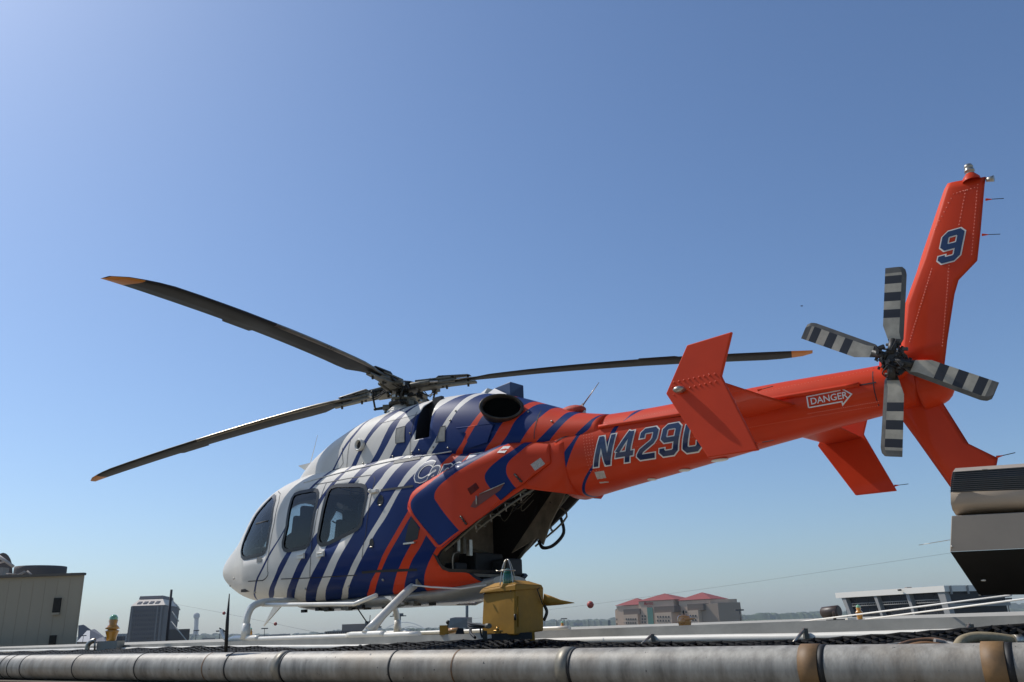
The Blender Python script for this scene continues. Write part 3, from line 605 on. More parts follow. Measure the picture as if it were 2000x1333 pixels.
b_ = MB(); b_.tube([(-7.60, 0, 3.64), (-7.66, 0, 3.63)], [.02, .03], lite_metal); b_.build('tail_light', HELI)
# ventral fin
VL = [(-6.42, 0, 1.90), (-6.50, 0, 1.75), (-6.62, 0, 1.49), (-6.813, 0, 1.045), (-6.90, 0, .86)]
VT = [(-6.93, 0, 1.90), (-6.89, 0, 1.76), (-7.02, 0, 1.38), (-7.21, 0, 1.23), (-7.12, 0, 1.00)]
airfoil_plate(VL, VT, .14, mat_orange).build('lower_tail_fin', HELI)
b_ = MB()
def wick(p, d, L_=.14):
    p = Vector(p); d = Vector(d).normalized(); b_.tube([p, p+d*.05], [.012, .003], mat_orange, n=6); b_.tube([p+d*.04, p+d*L_], .0035, black, n=5)
wick((-7.56, 0, 3.46), (-1, 0, -.3)); wick((-7.47, 0, 3.15), (-1, 0, -.3)); wick((-7.20, 0, 1.24), (-1, 0, .1)); b_.build('static_wick', HELI, weld=False)
# horizontal stabiliser with end plates
b_ = airfoil_plate([(-5.25, 1.63, 1.895), (-5.12, .8, 1.925), (-5.04, 0, 1.94), (-5.12, -.8, 1.925), (-5.25, -1.63, 1.895)], [(-5.66, 1.63, 1.895), (-5.66, .8, 1.925), (-5.72, 0, 1.94), (-5.66, -.8, 1.925), (-5.66, -1.63, 1.895)], .12, mat_orange, axis='z')
b_.build('horizontal_stabilizer', HELI)
for s_ in (1, -1):
    pl = [(-5.82, 2.275), (-5.405, 2.262), (-5.16, 1.887), (-5.487, 1.288), (-5.915, 1.283), (-5.68, 1.93)]
    L2 = [(-5.405, s_*1.64, 2.262), (-5.34, s_*1.64, 2.16), (-5.16, s_*1.64, 1.887), (-5.33, s_*1.64, 1.57), (-5.487, s_*1.64, 1.288)]
    T2 = [(-5.82, s_*1.64, 2.275), (-5.78, s_*1.64, 2.17), (-5.675, s_*1.64, 1.925), (-5.80, s_*1.64, 1.59), (-5.915, s_*1.64, 1.283)]
    mb = MB(); mb.prism([(x, s_*1.64-.017, z) for x, z in pl], (0, 0, 0), (0, .034, 0), mat_orange); mb.build('stabilizer_end_plate', HELI, bevel=.009)
    b_ = MB()
    for i in range(9):
        t = i/8; x = -5.25-.38*t; dome(b_, (x, s_*1.657, 1.965-.01*t), (0, s_, 0), .0125, mat_orange)
        if i not in (1, 2): dome(b_, (x, s_*1.657, 1.89), (0, s_, 0), .0125, mat_orange)
    dome(b_, (-5.225, s_*1.655, 1.93), (0, s_, 0), .0125, mat_orange); dome(b_, (-5.235, s_*1.655, 1.86), (0, s_, 0), .0125, mat_orange)
    o = b_.build('rivets', HELI, weld=False); o['kind'] = 'stuff'
    b_ = MB(); b_.ball((-5.31, s_*1.69, 1.885), .042, lite_metal, n=12, sc=(1.3, 1.3, .7)); b_.tube([(-5.31, s_*1.65, 1.885), (-5.31, s_*1.69, 1.885)], .03, mat_orange); b_.build('navigation_light', HELI)
    b_ = MB()
    for (p_, d_) in (((-5.90, s_*1.64, 1.34), (-1, 0, .0)), ((-5.69, s_*1.0, 1.93), (-1, 0, .05))): wick(p_, d_)
    b_.build('static_wick', HELI, weld=False)

# the open baggage doors
def dyb(x): return float(np.interp(x, [-3.2, -1.8, -.6], [.40, .83, 1.0]))
dzt = lambda x: float(np.interp(-x, [1.06, 1.3, 1.58, 2.04, 2.29, 2.43, 2.9], [1.66, 1.76, 1.86, 2.0, 2.07, 2.085, 2.06]))
def dfy(x, z):
    q = min(1, max(0, (z-(dzt(x)-.22))/.22)); y = dyb(x)-.17*(1-math.sqrt(1-q*q))
    q = min(1, max(0, (x+1.20)/.14)); y -= .10*(1-math.sqrt(1-q*q))
    return y
DOOR = [(-1.075, 1.60), (-1.07, 1.545), (-1.095, 1.47), (-1.15, 1.405), (-1.33, 1.20), (-1.52, 1.005), (-1.575, .955), (-1.62, .955), (-1.90, 1.107), (-2.05, 1.20), (-2.24, 1.32), (-2.52, 1.518), (-2.60, 1.55), (-2.96, 1.77), (-2.94, 2.05), (-2.43, 2.08), (-2.29, 2.065), (-2.04, 1.995), (-1.81, 1.93), (-1.58, 1.855), (-1.30, 1.755), (-1.14, 1.69), (-1.09, 1.645)]
for s_ in (1, -1):
    b_ = patch_mesh(DOOR if s_ > 0 else DOOR[:5]+[(-1.7, 1.22), (-2.24, 1.44), (-2.52, 1.60)]+DOOR[13:], dfy, 0, mat_door, s_, cell=.05); o = b_.build('baggage_door', HELI)
    sd = o.modifiers.new('s', 'SOLIDIFY'); sd.thickness = .018; sd.offset = -1 if s_ > 0 else 1; sd.use_rim = True; o.data.materials.append(beige_in); sd.material_offset = 1; sd.material_offset_rim = 0
    bpy.context.view_layer.update(); me = mesh_of(o); o.modifiers.clear(); o.data = me
    if s_ > 0: b_ = MB(); ribbon(b_, [(-1.08, 1.52), (-1.11, 1.45), (-1.17, 1.385), (-1.56, .965)], .035, dfy, .004, mat_orange, s_); ribbon(b_, [(-1.56, .965), (-1.62, .965), (-1.90, 1.117), (-2.25, 1.332)], .025, dfy, .004, mat_orange, s_); b_.build('door_edge', o)
    b_ = patch_mesh([(-2.38, 2.03), (-2.475, 2.02), (-2.43, 1.94), (-2.33, 1.955)], dfy, .004, white_p, s_); b_.build('placard', o)
    b_ = patch_mesh([(-2.734, 1.771), (-2.852, 1.835), (-2.902, 1.761), (-2.784, 1.696)], dfy, .004, P('printed placard', (.5, .47, .44), .5, noise=.6, nscale=90), s_); b_.build('placard', o)
    b_ = MB()
    for i in range(7):
        t = i/6; a = Vector((-1.977, 1.571)).lerp(Vector((-2.014, 1.506)), t); c = Vector((-2.082, 1.631)).lerp(Vector((-2.118, 1.575)), t)
        b_.tube([(a.x, s_*(dfy(a.x, a.y)+.004), a.y), (c.x, s_*(dfy(c.x, c.y)+.004), c.y)], .0045, P('dark red louvre', (.12, .012, .008), .5), n=5)
    b_.build('louvre', o)
    b_ = patch_mesh([(-2.13, 1.50), (-2.43, 1.60), (-2.37, 1.52), (-2.14, 1.39), (-2.07, 1.35), (-2.01, 1.368), (-2.05, 1.43)], dfy, .005, P('dim handle recess', (.16, .04, .025), .5), s_)
    b_.tube([(-2.13, s_*(dfy(-2.13, 1.50)+.012), 1.50), (-2.43, s_*(dfy(-2.43, 1.59)+.012), 1.595)], .006, lite_metal, n=6); b_.tube([(-2.09, s_*(dfy(-2.09, 1.4)+.012), 1.485), (-2.09, s_*(dfy(-2.09, 1.4)+.012), 1.39)], .009, lite_metal, n=6); b_.build('door_handle', o)
    for a, c in (((-1.888, 1.275), (-1.961, 1.174)), ((-2.543, 1.688), (-2.629, 1.584))):
        b_ = MB(); b_.tube([(a[0], s_*(dfy(*a)+.006), a[1]), (c[0], s_*(dfy(*c)+.006), c[1])], .009, dk_metal, n=6)
        for k in range(4):
            q = Vector(a).lerp(Vector(c), (k+.5)/4); b_.box((q.x, s_*(dfy(q.x, q.y)+.008), q.y), (.035, .012, .012), dk_metal)
        b_.build('door_latch', o)
# baggage bay fittings
b_ = MB(); b_.box((-1.02, 0, 1.2), (.03, 1.36, 1.3), beige_in); b_.build('bay_bulkhead', HELI)
b_ = MB(); b_.box((-1.36, 0, .65), (.62, .95, .035), beige_in); b_.build('bay_floor', HELI)
for (x, y, z, a, b__, c) in ((-1.30, -.15, .80, .3, .5, .28), (-1.35, .35, .74, .2, .2, .14), (-1.6, -.30, .76, .25, .3, .2), (-1.15, .2, 1.2, .12, .3, .35)):
    k_ = MB(); k_.box((x, y, z), (a, b__, c), P('dark kit bag', (.02, .022, .025), .7, noise=.4, nscale=12)); k_.build('stowed_kit', HELI, bevel=.02)
b_ = MB(); b_.prism([(-1.5, -.52, .95), (-2.25, -.46, 1.62), (-2.6, -.40, 1.7), (-2.2, -.46, 1.25), (-2.05, -.48, 1.0), (-1.95, -.5, 1.1)], (0, 0, 0), (0, .02, 0), beige_in); b_.build('bay_side_panel', HELI)
b_ = MB()
def pipe(*p, r=.012, m=None): b_.tube(smooth_curve(p, 5), r, m or mid_metal, n=6)
pipe((-1.50, .68, .93), (-1.85, .66, 1.12), (-2.25, .60, 1.36), (-2.62, .50, 1.52), r=.016); pipe((-1.95, .62, 1.12), (-2.35, .56, 1.33), (-2.72, .46, 1.52), r=.012)
for t in (.15, .4, .65, .9):
    a = Vector((-1.85, .67, 1.13)).lerp(Vector((-2.62, .50, 1.53)), t); b_.tube([a, a+Vector((-.10, -.06, -.03))], .010, mid_metal, n=6)
    b_.tube([a, a+Vector((.02, -.04, -.09))], .008, lite_metal, n=6)
b_.build('door_hinge_frame', HELI)
b_ = MB(); pipe((-2.0, -.45, 1.05), (-2.1, -.4, .96), (-2.25, -.42, .98), (-2.35, -.5, 1.12), (-2.32, -.5, 1.3), r=.022, m=black); pipe((-1.6, -.5, .85), (-2.1, -.5, 1.28), (-2.6, -.42, 1.62), r=.02); pipe((-2.2, -.45, 1.5), (-2.45, -.45, 1.30), (-1.9, -.5, 1.0), r=.012, m=mid_metal)
pipe((-1.2, .3, .78), (-1.25, .25, .98), (-1.3, 0, .99), (-1.32, -.3, .95), r=.010, m=mid_metal); pipe((-1.45, .5, .70), (-1.47, .5, .9), (-1.5, .3, .93), r=.008, m=lite_metal)
for i in range(14): 
    x = -1.3-random.random()*.9; y = -.5+random.random()*.5; z = 1.5+random.random()*.2; pipe((x, y, z), (x+.1, y+.1, z-.15*random.random()-.1), (x+.3*random.random(), y+.1, z-.05), r=.006, m=random.choice([black, mid_metal]))
b_.build('bay_hoses', HELI)
b_ = MB(); 
for k in range(3): b_.box((-1.45-.1*k, .42, 1.02-.03*k), (.05, .05, .18), random.choice([lite_metal, mid_metal]))
b_.build('bay_bracket', HELI)
b_ = patch_mesh([(-1.36, .92), (-1.40, .86), (-1.415, .80), (-1.45, .72), (-1.52, .688), (-1.8, .664), (-2.1, .64), (-2.1, .675), (-1.8, .70), (-1.53, .725), (-1.47, .76), (-1.445, .82), (-1.43, .87)], fy, .003, rubber); b_.build('bay_seal', HELI)
# cabin interior
b_ = MB(); b_.box((1.15, 0, .70), (3.3, 1.3, .04), dark_in); b_.build('cabin_floor', HELI)
for x, y in ((1.9, .38), (1.9, -.38), (.35, .45), (.35, -.1)):
    b_ = MB(); b_.box((x, y, .95), (.5, .46, .14), P('grey seat cloth', (.03, .032, .036), .8)); b_.box((x-.24, y, 1.3), (.12, .44, .75), MATS['grey seat cloth'], R=Matrix.Rotation(-.12, 3, 'Y')); b_.box((x-.3, y, 1.72), (.09, .26, .2), MATS['grey seat cloth']); b_.build('seat', HELI, bevel=.03)
b_ = MB(); b_.box((2.9, 0, 1.15), (.4, .7, .4), dark_in); b_.build('instrument_panel', HELI, bevel=.04)
b_ = MB(); b_.box((.1, 0, 2.1), (1.6, 1.3, .05), P('cabin headliner', (.06, .06, .06), .8)); b_.build('headliner', HELI)
b_ = MB(); pipe((.45, .55, 2.0), (.40, .56, 1.78), (.30, .56, 1.74), (.22, .56, 1.80), (.18, .55, 2.0), r=.012, m=black); pipe((.1, .5, 2.0), (.1, .52, 1.7), (.12, .5, 1.45), r=.006, m=black); b_.build('cabin_hose', HELI)
for s_ in (1, -1):
    b_ = MB(); b_.tube(smooth_curve([(2.35, s_*.6, 1.95), (2.15, s_*.66, 1.86), (2.05, s_*.66, 1.78), (2.2, s_*.64, 1.7), (2.35, s_*.62, 1.75)], 6), .012, dark_in, n=6); b_.tube([(2.35, s_*.74, 1.62), (1.98, s_*.78, 1.62)], .02, dark_in); b_.tube([(2.2, s_*.74, 1.62), (2.2, s_*.74, 1.2)], .015, dark_in); b_.build('door_window_frame', HELI)
    b_ = MB(); b_.box((-.55, s_*.35, 1.4), (.04, .7, 1.35), dark_in); b_.build('cabin_bulkhead', HELI)
b_ = MB(); b_.box((.15, -.45, 1.05), (.9, .5, .45), MATS['dark kit bag']); b_.ball((.3, -.45, 1.32), .2, MATS['dark kit bag'], sc=(1.6, 1, .6)); b_.build('stretcher', HELI, bevel=.05)

# skids
b_ = MB()
for s_ in (1, -1):
    pts = smooth_curve([(2.14, s_*1.31, .15), (2.07, s_*1.31, .075), (1.97, s_*1.31, .033), (1.8, s_*1.31, .025), (0, s_*1.31, .025), (-1.75, s_*1.31, .025)], 6)
    b_ = MB(); b_.tube(pts, .030, white_metal, n=12)
    for xx in (1.55, -.88): b_.tube([(xx+.32, s_*1.31, .030), (xx+.25, s_*1.31, .038), (xx-.25, s_*1.31, .038), (xx-.32, s_*1.31, .030)], .036, white_metal, n=12); b_.tube([(xx, s_*1.31, .03), (xx, s_*(1.305 if xx > 0 else 1.10), .22 if xx > 0 else .22)], [.062, .052], white_metal, n=12)
    b_.tube([(2.13, s_*1.31, .13), (2.19, s_*1.31, .18), (2.05, s_*1.30, .13)], .009, black, n=6); b_.build('skid', HELI)
b_ = MB(); b_.tube(smooth_curve([(1.56, -1.305, .12), (1.56, -1.29, .32), (1.56, -1.2, .45), (1.56, -.95, .50), (1.56, -.5, .50), (1.56, 0, .50), (1.56, .5, .50), (1.56, .95, .50), (1.56, 1.2, .45), (1.56, 1.29, .32), (1.56, 1.305, .12)], 5), [.045+.0*k for k in range(51)], white_metal, n=12); b_.build('front_cross_tube', HELI)
b_ = MB(); b_.tube(smooth_curve([(-.9, -1.30, .08), (-.9, -.68, .53), (-.9, -.45, .60), (-.9, 0, .60), (-.9, .45, .60), (-.9, .68, .53), (-.9, 1.30, .08)], 5), .047, white_metal, n=12); b_.build('rear_cross_tube', HELI)
for s_ in (1, -1):
    b_ = MB(); b_.prism([(-.74, s_*.80, .44), (-.86, s_*.80, .44), (-.93, s_*.80, .36)], (0, 0, 0), (0, .14*s_, .012), white_metal); b_.build('tie_down_bracket', HELI)
    b_ = MB(); b_.tube([(1.72, s_*1.0, .50), (1.60, s_*1.05, .455), (-.34, s_*1.05, .385), (-.68, s_*1.0, .47)], .026, white_metal, n=10)
    b_.tube([(1.3, s_*.7, .44), (1.3, s_*1.05, .44)], .02, white_metal); b_.tube([(0, s_*.7, .40), (0, s_*1.05, .40)], .02, white_metal); b_.build('boarding_step', HELI)
b_ = MB(); b_.tube([(-1.0, .72, .57), (-1.25, .66, .535), (-1.6, .52, .50), (-1.85, .36, .53)], .010, white_metal, n=8); b_.build('belly_strake', HELI)
# main rotor
PSI = 113.4
rot_obj = None
def blade_mesh():
    mb = MB(); st = [(.62, .055, -.055, .030, 9), (.95, .065, -.075, .030, 9), (1.12, .085, -.11, .026, 9), (1.35, .10, -.19, .030, 8), (1.6, .10, -.20, .030, 7.5)]
    st += [(1.6+.3*i, .10, -.20, .028, 7-.9*i) for i in range(1, 6)]+[(3.39, .10, -.20, .026, 1.6), (3.40, .10, -.235, .026, 1.6), (3.85, .10, -.235, .026, .8), (3.90, .10, -.20, .026, .7)]
    st += [(4.2, .10, -.20, .024, 0), (4.6, .10, -.20, .022, -.8), (4.95, .095, -.20, .020, -1.5), (5.12, .07, -.20, .018, -1.8), (5.25, .035, -.20, .016, -2), (5.38, -.01, -.20, .012, -2), (5.49, -.10, -.205, .006, -2)]
    prof = [(0, 0), (.03, .6), (.12, .95), (.30, 1), (.6, .6), (1, .06)]
    rows = []
    for r, le, te, th, tw in st:
        c = le-te; up_ = [(le-c*a, th*b) for a, b in prof]; lo_ = [(le-c*a, -th*b*.8) for a, b in prof[1:]]; ring = up_+lo_[::-1]
        dz = -.0995*5.49*(r/5.49)**1.6; t = math.radians(tw); rows.append([(r, y*math.cos(t)-z*math.sin(t), y*math.sin(t)+z*math.cos(t)+dz) for y, z in ring])
    n = len(rows[0])
    for i in range(len(rows)-1):
        for k in range(n):
            q = [rows[i][k], rows[i][(k+1) % n], rows[i+1][(k+1) % n], rows[i+1][k]]; under = k >= 5
            le_ = k in (0, 1, n-1, n-2); m_ = blade_m
            if st[i][0] > 5.2 and under: m_ = blade_tip
            elif le_ and st[i][0] < 3.2: m_ = blade_le
            mb.add(q, [(0, 1, 2, 3)], m_, True)
    mb.add(rows[0], [tuple(range(n))], blade_m); mb.add(rows[-1], [tuple(range(n))], blade_m)
    return mb
hub = MB(); rr = random.Random(3)
hub.tube([(0, 0, -.42), (0, 0, -.05)], [.095, .075], dk_metal, n=16); hub.lathe((0, 0, 0), [(0, -.06), (.19, -.06), (.23, -.03), (.23, .03), (.17, .06), (.10, .075), (.06, .10), (0, .10)], dk_metal, n=20)
for k in range(4):
    a = math.radians(PSI+90*k); R = Matrix.Rotation(a, 3, 'Z')
    def L_(x, y, z): return R @ Vector((x, y, z))
    hub.box(L_(.30, 0, .02 if k % 2 else -.02), (.42, .17, .035), dk_metal, R)
    for z in (.045, -.055): hub.hull8([L_(.22, -.10, z-.012), L_(.74, -.055, z-.012-.02), L_(.74, .055, z-.012-.02), L_(.22, .10, z-.012), L_(.22, -.10, z+.012), L_(.74, -.055, z+.012-.02), L_(.74, .055, z+.012-.02), L_(.22, .10, z+.012)], mid_metal)
    hub.tube([L_(.34, 0, 0), L_(.62, 0, -.01)], [.062, .055], mid_metal, n=14); hub.tube([L_(.40, 0, 0), L_(.43, 0, 0)], .075, dk_metal, n=14); hub.tube([L_(.50, 0, 0), L_(.53, 0, 0)], .07, dk_metal, n=14)
    hub.tube([L_(.18, -.16, -.03), L_(.46, -.15, -.03)], [.035, .03], mid_metal, n=10); hub.tube([L_(.46, -.15, -.03), L_(.56, -.09, -.02)], .016, lite_metal, n=8)
    hub.box(L_(.44, .13, -.06), (.09, .12, .05), mid_metal, R); hub.tube([L_(.42, .19, -.06), L_(.42, .19, -.11)], .02, lite_metal, n=8)
    for x in (.24, .60): hub.tube([L_(x, .0, -.10), L_(x, 0, .085)], .018, dk_metal, n=8)
    for q in range(3):
        p0 = L_(.12+.05*q, .08, .03); p3 = L_(.55, .05*q-.04, .0); hub.tube(smooth_curve([p0, L_(.2+.05*q, .16+.03*q, -.06-.03*q), L_(.4, .12, -.13+.03*q), p3], 6), .008, black if q else dk_metal, n=6)
for q in range(46):
    a = rr.random()*2*PI; r = .08+.16*rr.random(); z = -.26+.32*rr.random(); s = .02+.035*rr.random(); hub.box((r*math.cos(a), r*math.sin(a), z), (s*1.6, s, s), rr.choice([dk_metal, dk_metal, mid_metal, black, lite_metal]), Matrix.Rotation(rr.random()*3, 3, 'Z') @ Matrix.Rotation(rr.random(), 3, 'X'))
rotor = hub.build('main_rotor', HELI, bevel=.004); rotor.location = (0, 0, 3.335); rotor.rotation_euler = (-.0095, .0584, 0)
bm0 = blade_mesh().build('rotor_blade', rotor)
# root end fittings belong to each blade
rf = MB()
rf.tube([(.56, 0, -.01), (.80, 0, -.03)], [.06, .05], mid_metal, n=12)
rf.hull8([(.52, -.06, -.075), (1.10, -.035, -.115), (1.10, .035, -.115), (.52, .06, -.075), (.52, -.06, -.05), (1.10, -.035, -.085), (1.10, .035, -.085), (.52, .06, -.05)], mid_metal)
rf.hull8([(.52, -.07, .045), (1.02, -.03, .015), (1.02, .06, .015), (.52, .08, .045), (.56, -.06, .075), (.98, -.02, .035), (.98, .05, .035), (.56, .07, .075)], dk_metal)
for x in (.66, .98): rf.tube([(x, .0, -.125+.03*(x > .9)*0-.02*(x > .9)), (x, 0, .03)], .017, dk_metal, n=8)
rf0 = rf.build('blade_grip', rotor, bevel=.004)
for k in range(4):
    b2 = bm0 if k == 0 else bm0.copy(); r2 = rf0 if k == 0 else rf0.copy()
    for q in (b2, r2):
        if k: COL.objects.link(q); q.parent = rotor
        q.rotation_euler = (0, 0, math.radians(PSI+90*k))
# mast fairing, swashplate and pitch links
b_ = MB(); b_.lathe((0, 0, 2.98), [(.28, -.08), (.22, .02), (.17, .07), (.14, .10)], heli_white, n=24); b_.build('mast_fairing', HELI)
b_ = MB(); b_.lathe((0, 0, 3.09), [(.10, -.02), (.20, -.02), (.21, .0), (.21, .03), (.12, .04)], dk_metal, n=20); b_.lathe((0, 0, 3.15), [(.08, -.015), (.17, -.015), (.18, .02), (.08, .03)], mid_metal, n=20)
for k in range(3):
    a = math.radians(40+120*k); b_.tube([(.22*math.cos(a), .22*math.sin(a), 3.10), (.26*math.cos(a), .26*math.sin(a), 2.98)], .02, mid_metal); b_.box((.24*math.cos(a), .24*math.sin(a), 3.06), (.10, .08, .07), mid_metal, Matrix.Rotation(a, 3, 'Z'))
b_.build('swashplate', HELI, bevel=.004)
for k in range(4):
    a = math.radians(PSI+90*k+24); c = math.radians(PSI+90*k+18); b_ = MB(); b_.tube([(.44*math.cos(a), .44*math.sin(a), 3.28-.02), (.40*math.cos(c), .40*math.sin(c), 3.05)], .014, dk_metal, n=8); b_.ball((.44*math.cos(a), .44*math.sin(a), 3.28), .026, dk_metal, n=8); b_.ball((.40*math.cos(c), .40*math.sin(c), 3.04), .024, dk_metal, n=8)
    b_.tube([(.40*math.cos(c), .40*math.sin(c), 3.04), (.15*math.cos(c), .15*math.sin(c), 3.07)], [.018, .03], dk_metal, n=8); b_.build('pitch_link', HELI)

# tail rotor
TRC = Vector((-6.67, .42, 2.109))
tr_grey = P('tail rotor grey paint', (.36, .35, .31), .45, noise=.35, nscale=6); tr_le = P('tail rotor abrasion strip', (.10, .10, .095), .4, noise=.3, nscale=10); tr_blk = P('tail rotor black band', (.012, .013, .018), .45)
tr_soot = P('oily soot', (.03, .027, .022), .5, noise=.6, nscale=30)
b_ = MB(); rb = random.Random(5)
b_.tube([(0, -.34, 0), (0, .05, 0)], [.05, .045], tr_soot, n=12); b_.tube([(0, -.10, 0), (0, -.07, 0)], .10, tr_soot, n=16); b_.tube([(0, -.02, 0), (0, .06, 0)], .075, tr_soot, n=14)
AZ = (math.degrees(1.7766), math.degrees(.5775))
for az in (AZ[0], AZ[1], AZ[0]+180, AZ[1]+180):
    a = math.radians(az); X = Vector((math.cos(a), 0, math.sin(a))); Y = Vector((-math.sin(a), 0, math.cos(a)))
    b_.tube([X*.03+Vector((0, .04, 0)), X*.17+Vector((0, .02, 0))], [.04, .03], tr_soot, n=10); b_.tube([X*.13+Y*.06, X*.13-Y*.06], .013, black, n=6)
    b_.tube([Y*.055+X*.10+Vector((0, .03, 0)), Y*.06+Vector((0, .10, 0))], .010, black, n=6); b_.tube(smooth_curve([X*.05+Vector((0, .08, 0)), X*.14+Y*.05+Vector((0, .10, 0)), X*.17+Y*.02+Vector((0, .03, 0))], 5), .005, black, n=5)
for q in range(60):
    a = rb.random()*2*PI; r = .02+.12*rb.random()**.8; s = .010+.018*rb.random(); b_.box((r*math.cos(a), -.06+.15*rb.random(), r*math.sin(a)), (s*1.6, s, s), rb.choice([tr_soot, black, dk_metal, tr_soot]), Matrix.Rotation(rb.random()*3, 3, 'Y'))
trot = b_.build('tail_rotor', HELI); trot.location = TRC
mb = MB(); brk = [.10, .14, .18, .24, .30, .37, .445, .52, .60, .678, .75, .775, .80, .825]
def pl_(r):
    te = float(np.interp(r, [.10, .16, .30], [-.028, -.045, -.095])); le = float(np.interp(r, [.10, .18, .76, .80, .825], [.035, .072, .082, .070, .045])); return le, te
for i in range(len(brk)-1):
    r0_, r1_ = brk[i], brk[i+1]; (l0, t0), (l1, t1) = pl_(r0_), pl_(r1_); s0, s1 = (l0-.036 if r0_ > .2 else l0*.7), (l1-.036 if r1_ > .2 else l1*.7)
    blk = (.37-.01 < r0_ < .44) or (.515 < r0_ < .59) or (.67 < r0_ < .74); m_ = tr_blk if blk else (tr_soot if r1_ < .19 else tr_grey)
    if r0_ > .745: m_ = tr_le if r0_ > .76 else tr_grey
    def T_(r, y, t, s_): tw = math.radians(9-8*r); z = s_*t; return (r, y*math.cos(tw)-z*math.sin(tw), y*math.sin(tw)+z*math.cos(tw))
    th = .011
    for s_ in (1, -1):
        mb.add([T_(r0_, t0, .002, s_), T_(r1_, t1, .002, s_), T_(r1_, s1, th, s_), T_(r0_, s0, th, s_)], [(0, 1, 2, 3)], m_)
        mb.add([T_(r0_, s0, th, s_), T_(r1_, s1, th, s_), T_(r1_, l1, .003, s_), T_(r0_, l0, .003, s_)], [(0, 1, 2, 3)], tr_le)
    mb.add([T_(r0_, l0, .003, 1), T_(r1_, l1, .003, 1), T_(r1_, l1, .003, -1), T_(r0_, l0, .003, -1)], [(0, 1, 2, 3)], tr_le); mb.add([T_(r0_, t0, .002, 1), T_(r1_, t1, .002, 1), T_(r1_, t1, .002, -1), T_(r0_, t0, .002, -1)], [(0, 1, 2, 3)], m_)
tb0 = mb.build('tail_rotor_blade', trot)
for k, az in enumerate((AZ[0], AZ[1], AZ[0]+180, AZ[1]+180)):
    q = tb0 if k == 0 else tb0.copy()
    if k: COL.objects.link(q); q.parent = trot
    a = math.radians(az); M3 = Matrix(((math.cos(a), -math.sin(a), 0), (0, 0, -1), (math.sin(a), math.cos(a), 0))).to_4x4(); M3.translation = Vector((0, .02*(1 if k % 2 else -1), 0)); q.matrix_local = M3

# ------------------------------------------------------------------ the rooftop pad and what surrounds it
def Ye(px): return 1/(.1205+(px-700)*.0000996)
def Yp(px): return 1/(.154+px*.0000973)
conc = P('pad concrete', (.42, .41, .38), .8, noise=.3, nscale=1.6, bump=.2, bscale=30)
alu = P('weathered pad edge', (.36, .36, .35), .5, noise=.3, nscale=2.2, bump=.1, bscale=40)
galv = P('galvanised pipe zinc', (.37, .37, .36), .55, metal=.12, noise=.3, nscale=3.4, alt=(.17, .165, .155), stretch=(5, 5, 1.1), bump=.10, bscale=30)
_g = galv.node_tree; _bs = _g.nodes['Principled BSDF']; _old = _bs.inputs['Base Color'].links[0].from_socket
_n = _g.nodes.new('ShaderNodeTexNoise'); _n.inputs['Scale'].default_value = .9; _n.inputs['Detail'].default_value = 6; _n.inputs['Roughness'].default_value = .7; _tc = _g.nodes.new('ShaderNodeTexCoord'); _g.links.new(_tc.outputs['Object'], _n.inputs['Vector'])
_r = _g.nodes.new('ShaderNodeMapRange'); _r.inputs[1].default_value = .47; _r.inputs[2].default_value = .62; _r.inputs[4].default_value = .5; _g.links.new(_n.outputs['Fac'], _r.inputs[0])
_m = _g.nodes.new('ShaderNodeMix'); _m.data_type = 'RGBA'; _g.links.new(_r.outputs[0], _m.inputs[0]); _g.links.new(_old, _m.inputs[6]); _m.inputs[7].default_value = (.30, .23, .15, 1); _g.links.new(_m.outputs[2], _bs.inputs['Base Color'])
_n = _g.nodes.new('ShaderNodeTexNoise'); _n.inputs['Scale'].default_value = 38; _n.inputs['Detail'].default_value = 3; _g.links.new(_tc.outputs['Object'], _n.inputs['Vector'])
_r = _g.nodes.new('ShaderNodeMapRange'); _r.inputs[1].default_value = .70; _r.inputs[2].default_value = .74; _g.links.new(_n.outputs['Fac'], _r.inputs[0])
_m2 = _g.nodes.new('ShaderNodeMix'); _m2.data_type = 'RGBA'; _g.links.new(_r.outputs[0], _m2.inputs[0]); _g.links.new(_m.outputs[2], _m2.inputs[6]); _m2.inputs[7].default_value = (.05, .045, .04, 1); _g.links.new(_m2.outputs[2], _bs.inputs['Base Color'])
white_tube = P('white painted tube', (.66, .66, .64), .5, noise=.15, nscale=4)
net_m = P('black net rope', (.006, .006, .006), .8, spec=.15)
edge_t = [(-200, 1273), (0, 1268), (400, 1255.5), (700, 1246.5), (900, 1239.5), (1120, 1231), (1580, 1214.5), (2000, 1204), (2300, 1197)]
Tp = [at(px, py, Ye(px)) for px, py in edge_t]
b_ = MB(); far = [Vector((40, 32, .0)), Vector((-40, 60, .0))]
top = [v*1.0 for v in Tp]; top = [Vector((v.x, v.y+.02, -.018)) for v in top]+[Vector((12, 3.5, -.018)), Vector((30, 32, -.018)), Vector((-34, 46, -.018))]
b_.add(top+[v-Vector((0, 0, .5)) for v in top], [tuple(range(len(top)))], conc)
struct(b_.build('ground_pad'))
b_ = MB()
nrm = Vector((Tp[-2].y-Tp[1].y, -(Tp[-2].x-Tp[1].x), 0)).normalized()
if nrm.y > 0: nrm = -nrm
pts = Tp; k = len(pts); vs = []
for p in pts:
    vs += [p+nrm*.0+Vector((0, 0, .004)), p+nrm*.10*0+nrm*.012+Vector((0, 0, .004)), p+nrm*.012-Vector((0, 0, .066)), p-nrm*.10-Vector((0, 0, .066)), p-nrm*.10+Vector((0, 0, .003))]
fs = [(5*i+j, 5*i+(j+1) % 5, 5*i+5+(j+1) % 5, 5*i+5+j) for i in range(k-1) for j in range(5)]
b_.add(vs, fs, alu); b_.build('pad_edge_beam'); o = bpy.data.objects['pad_edge_beam']; tag(o, 'weathered grey metal beam along the near edge of the pad', 'edge beam')
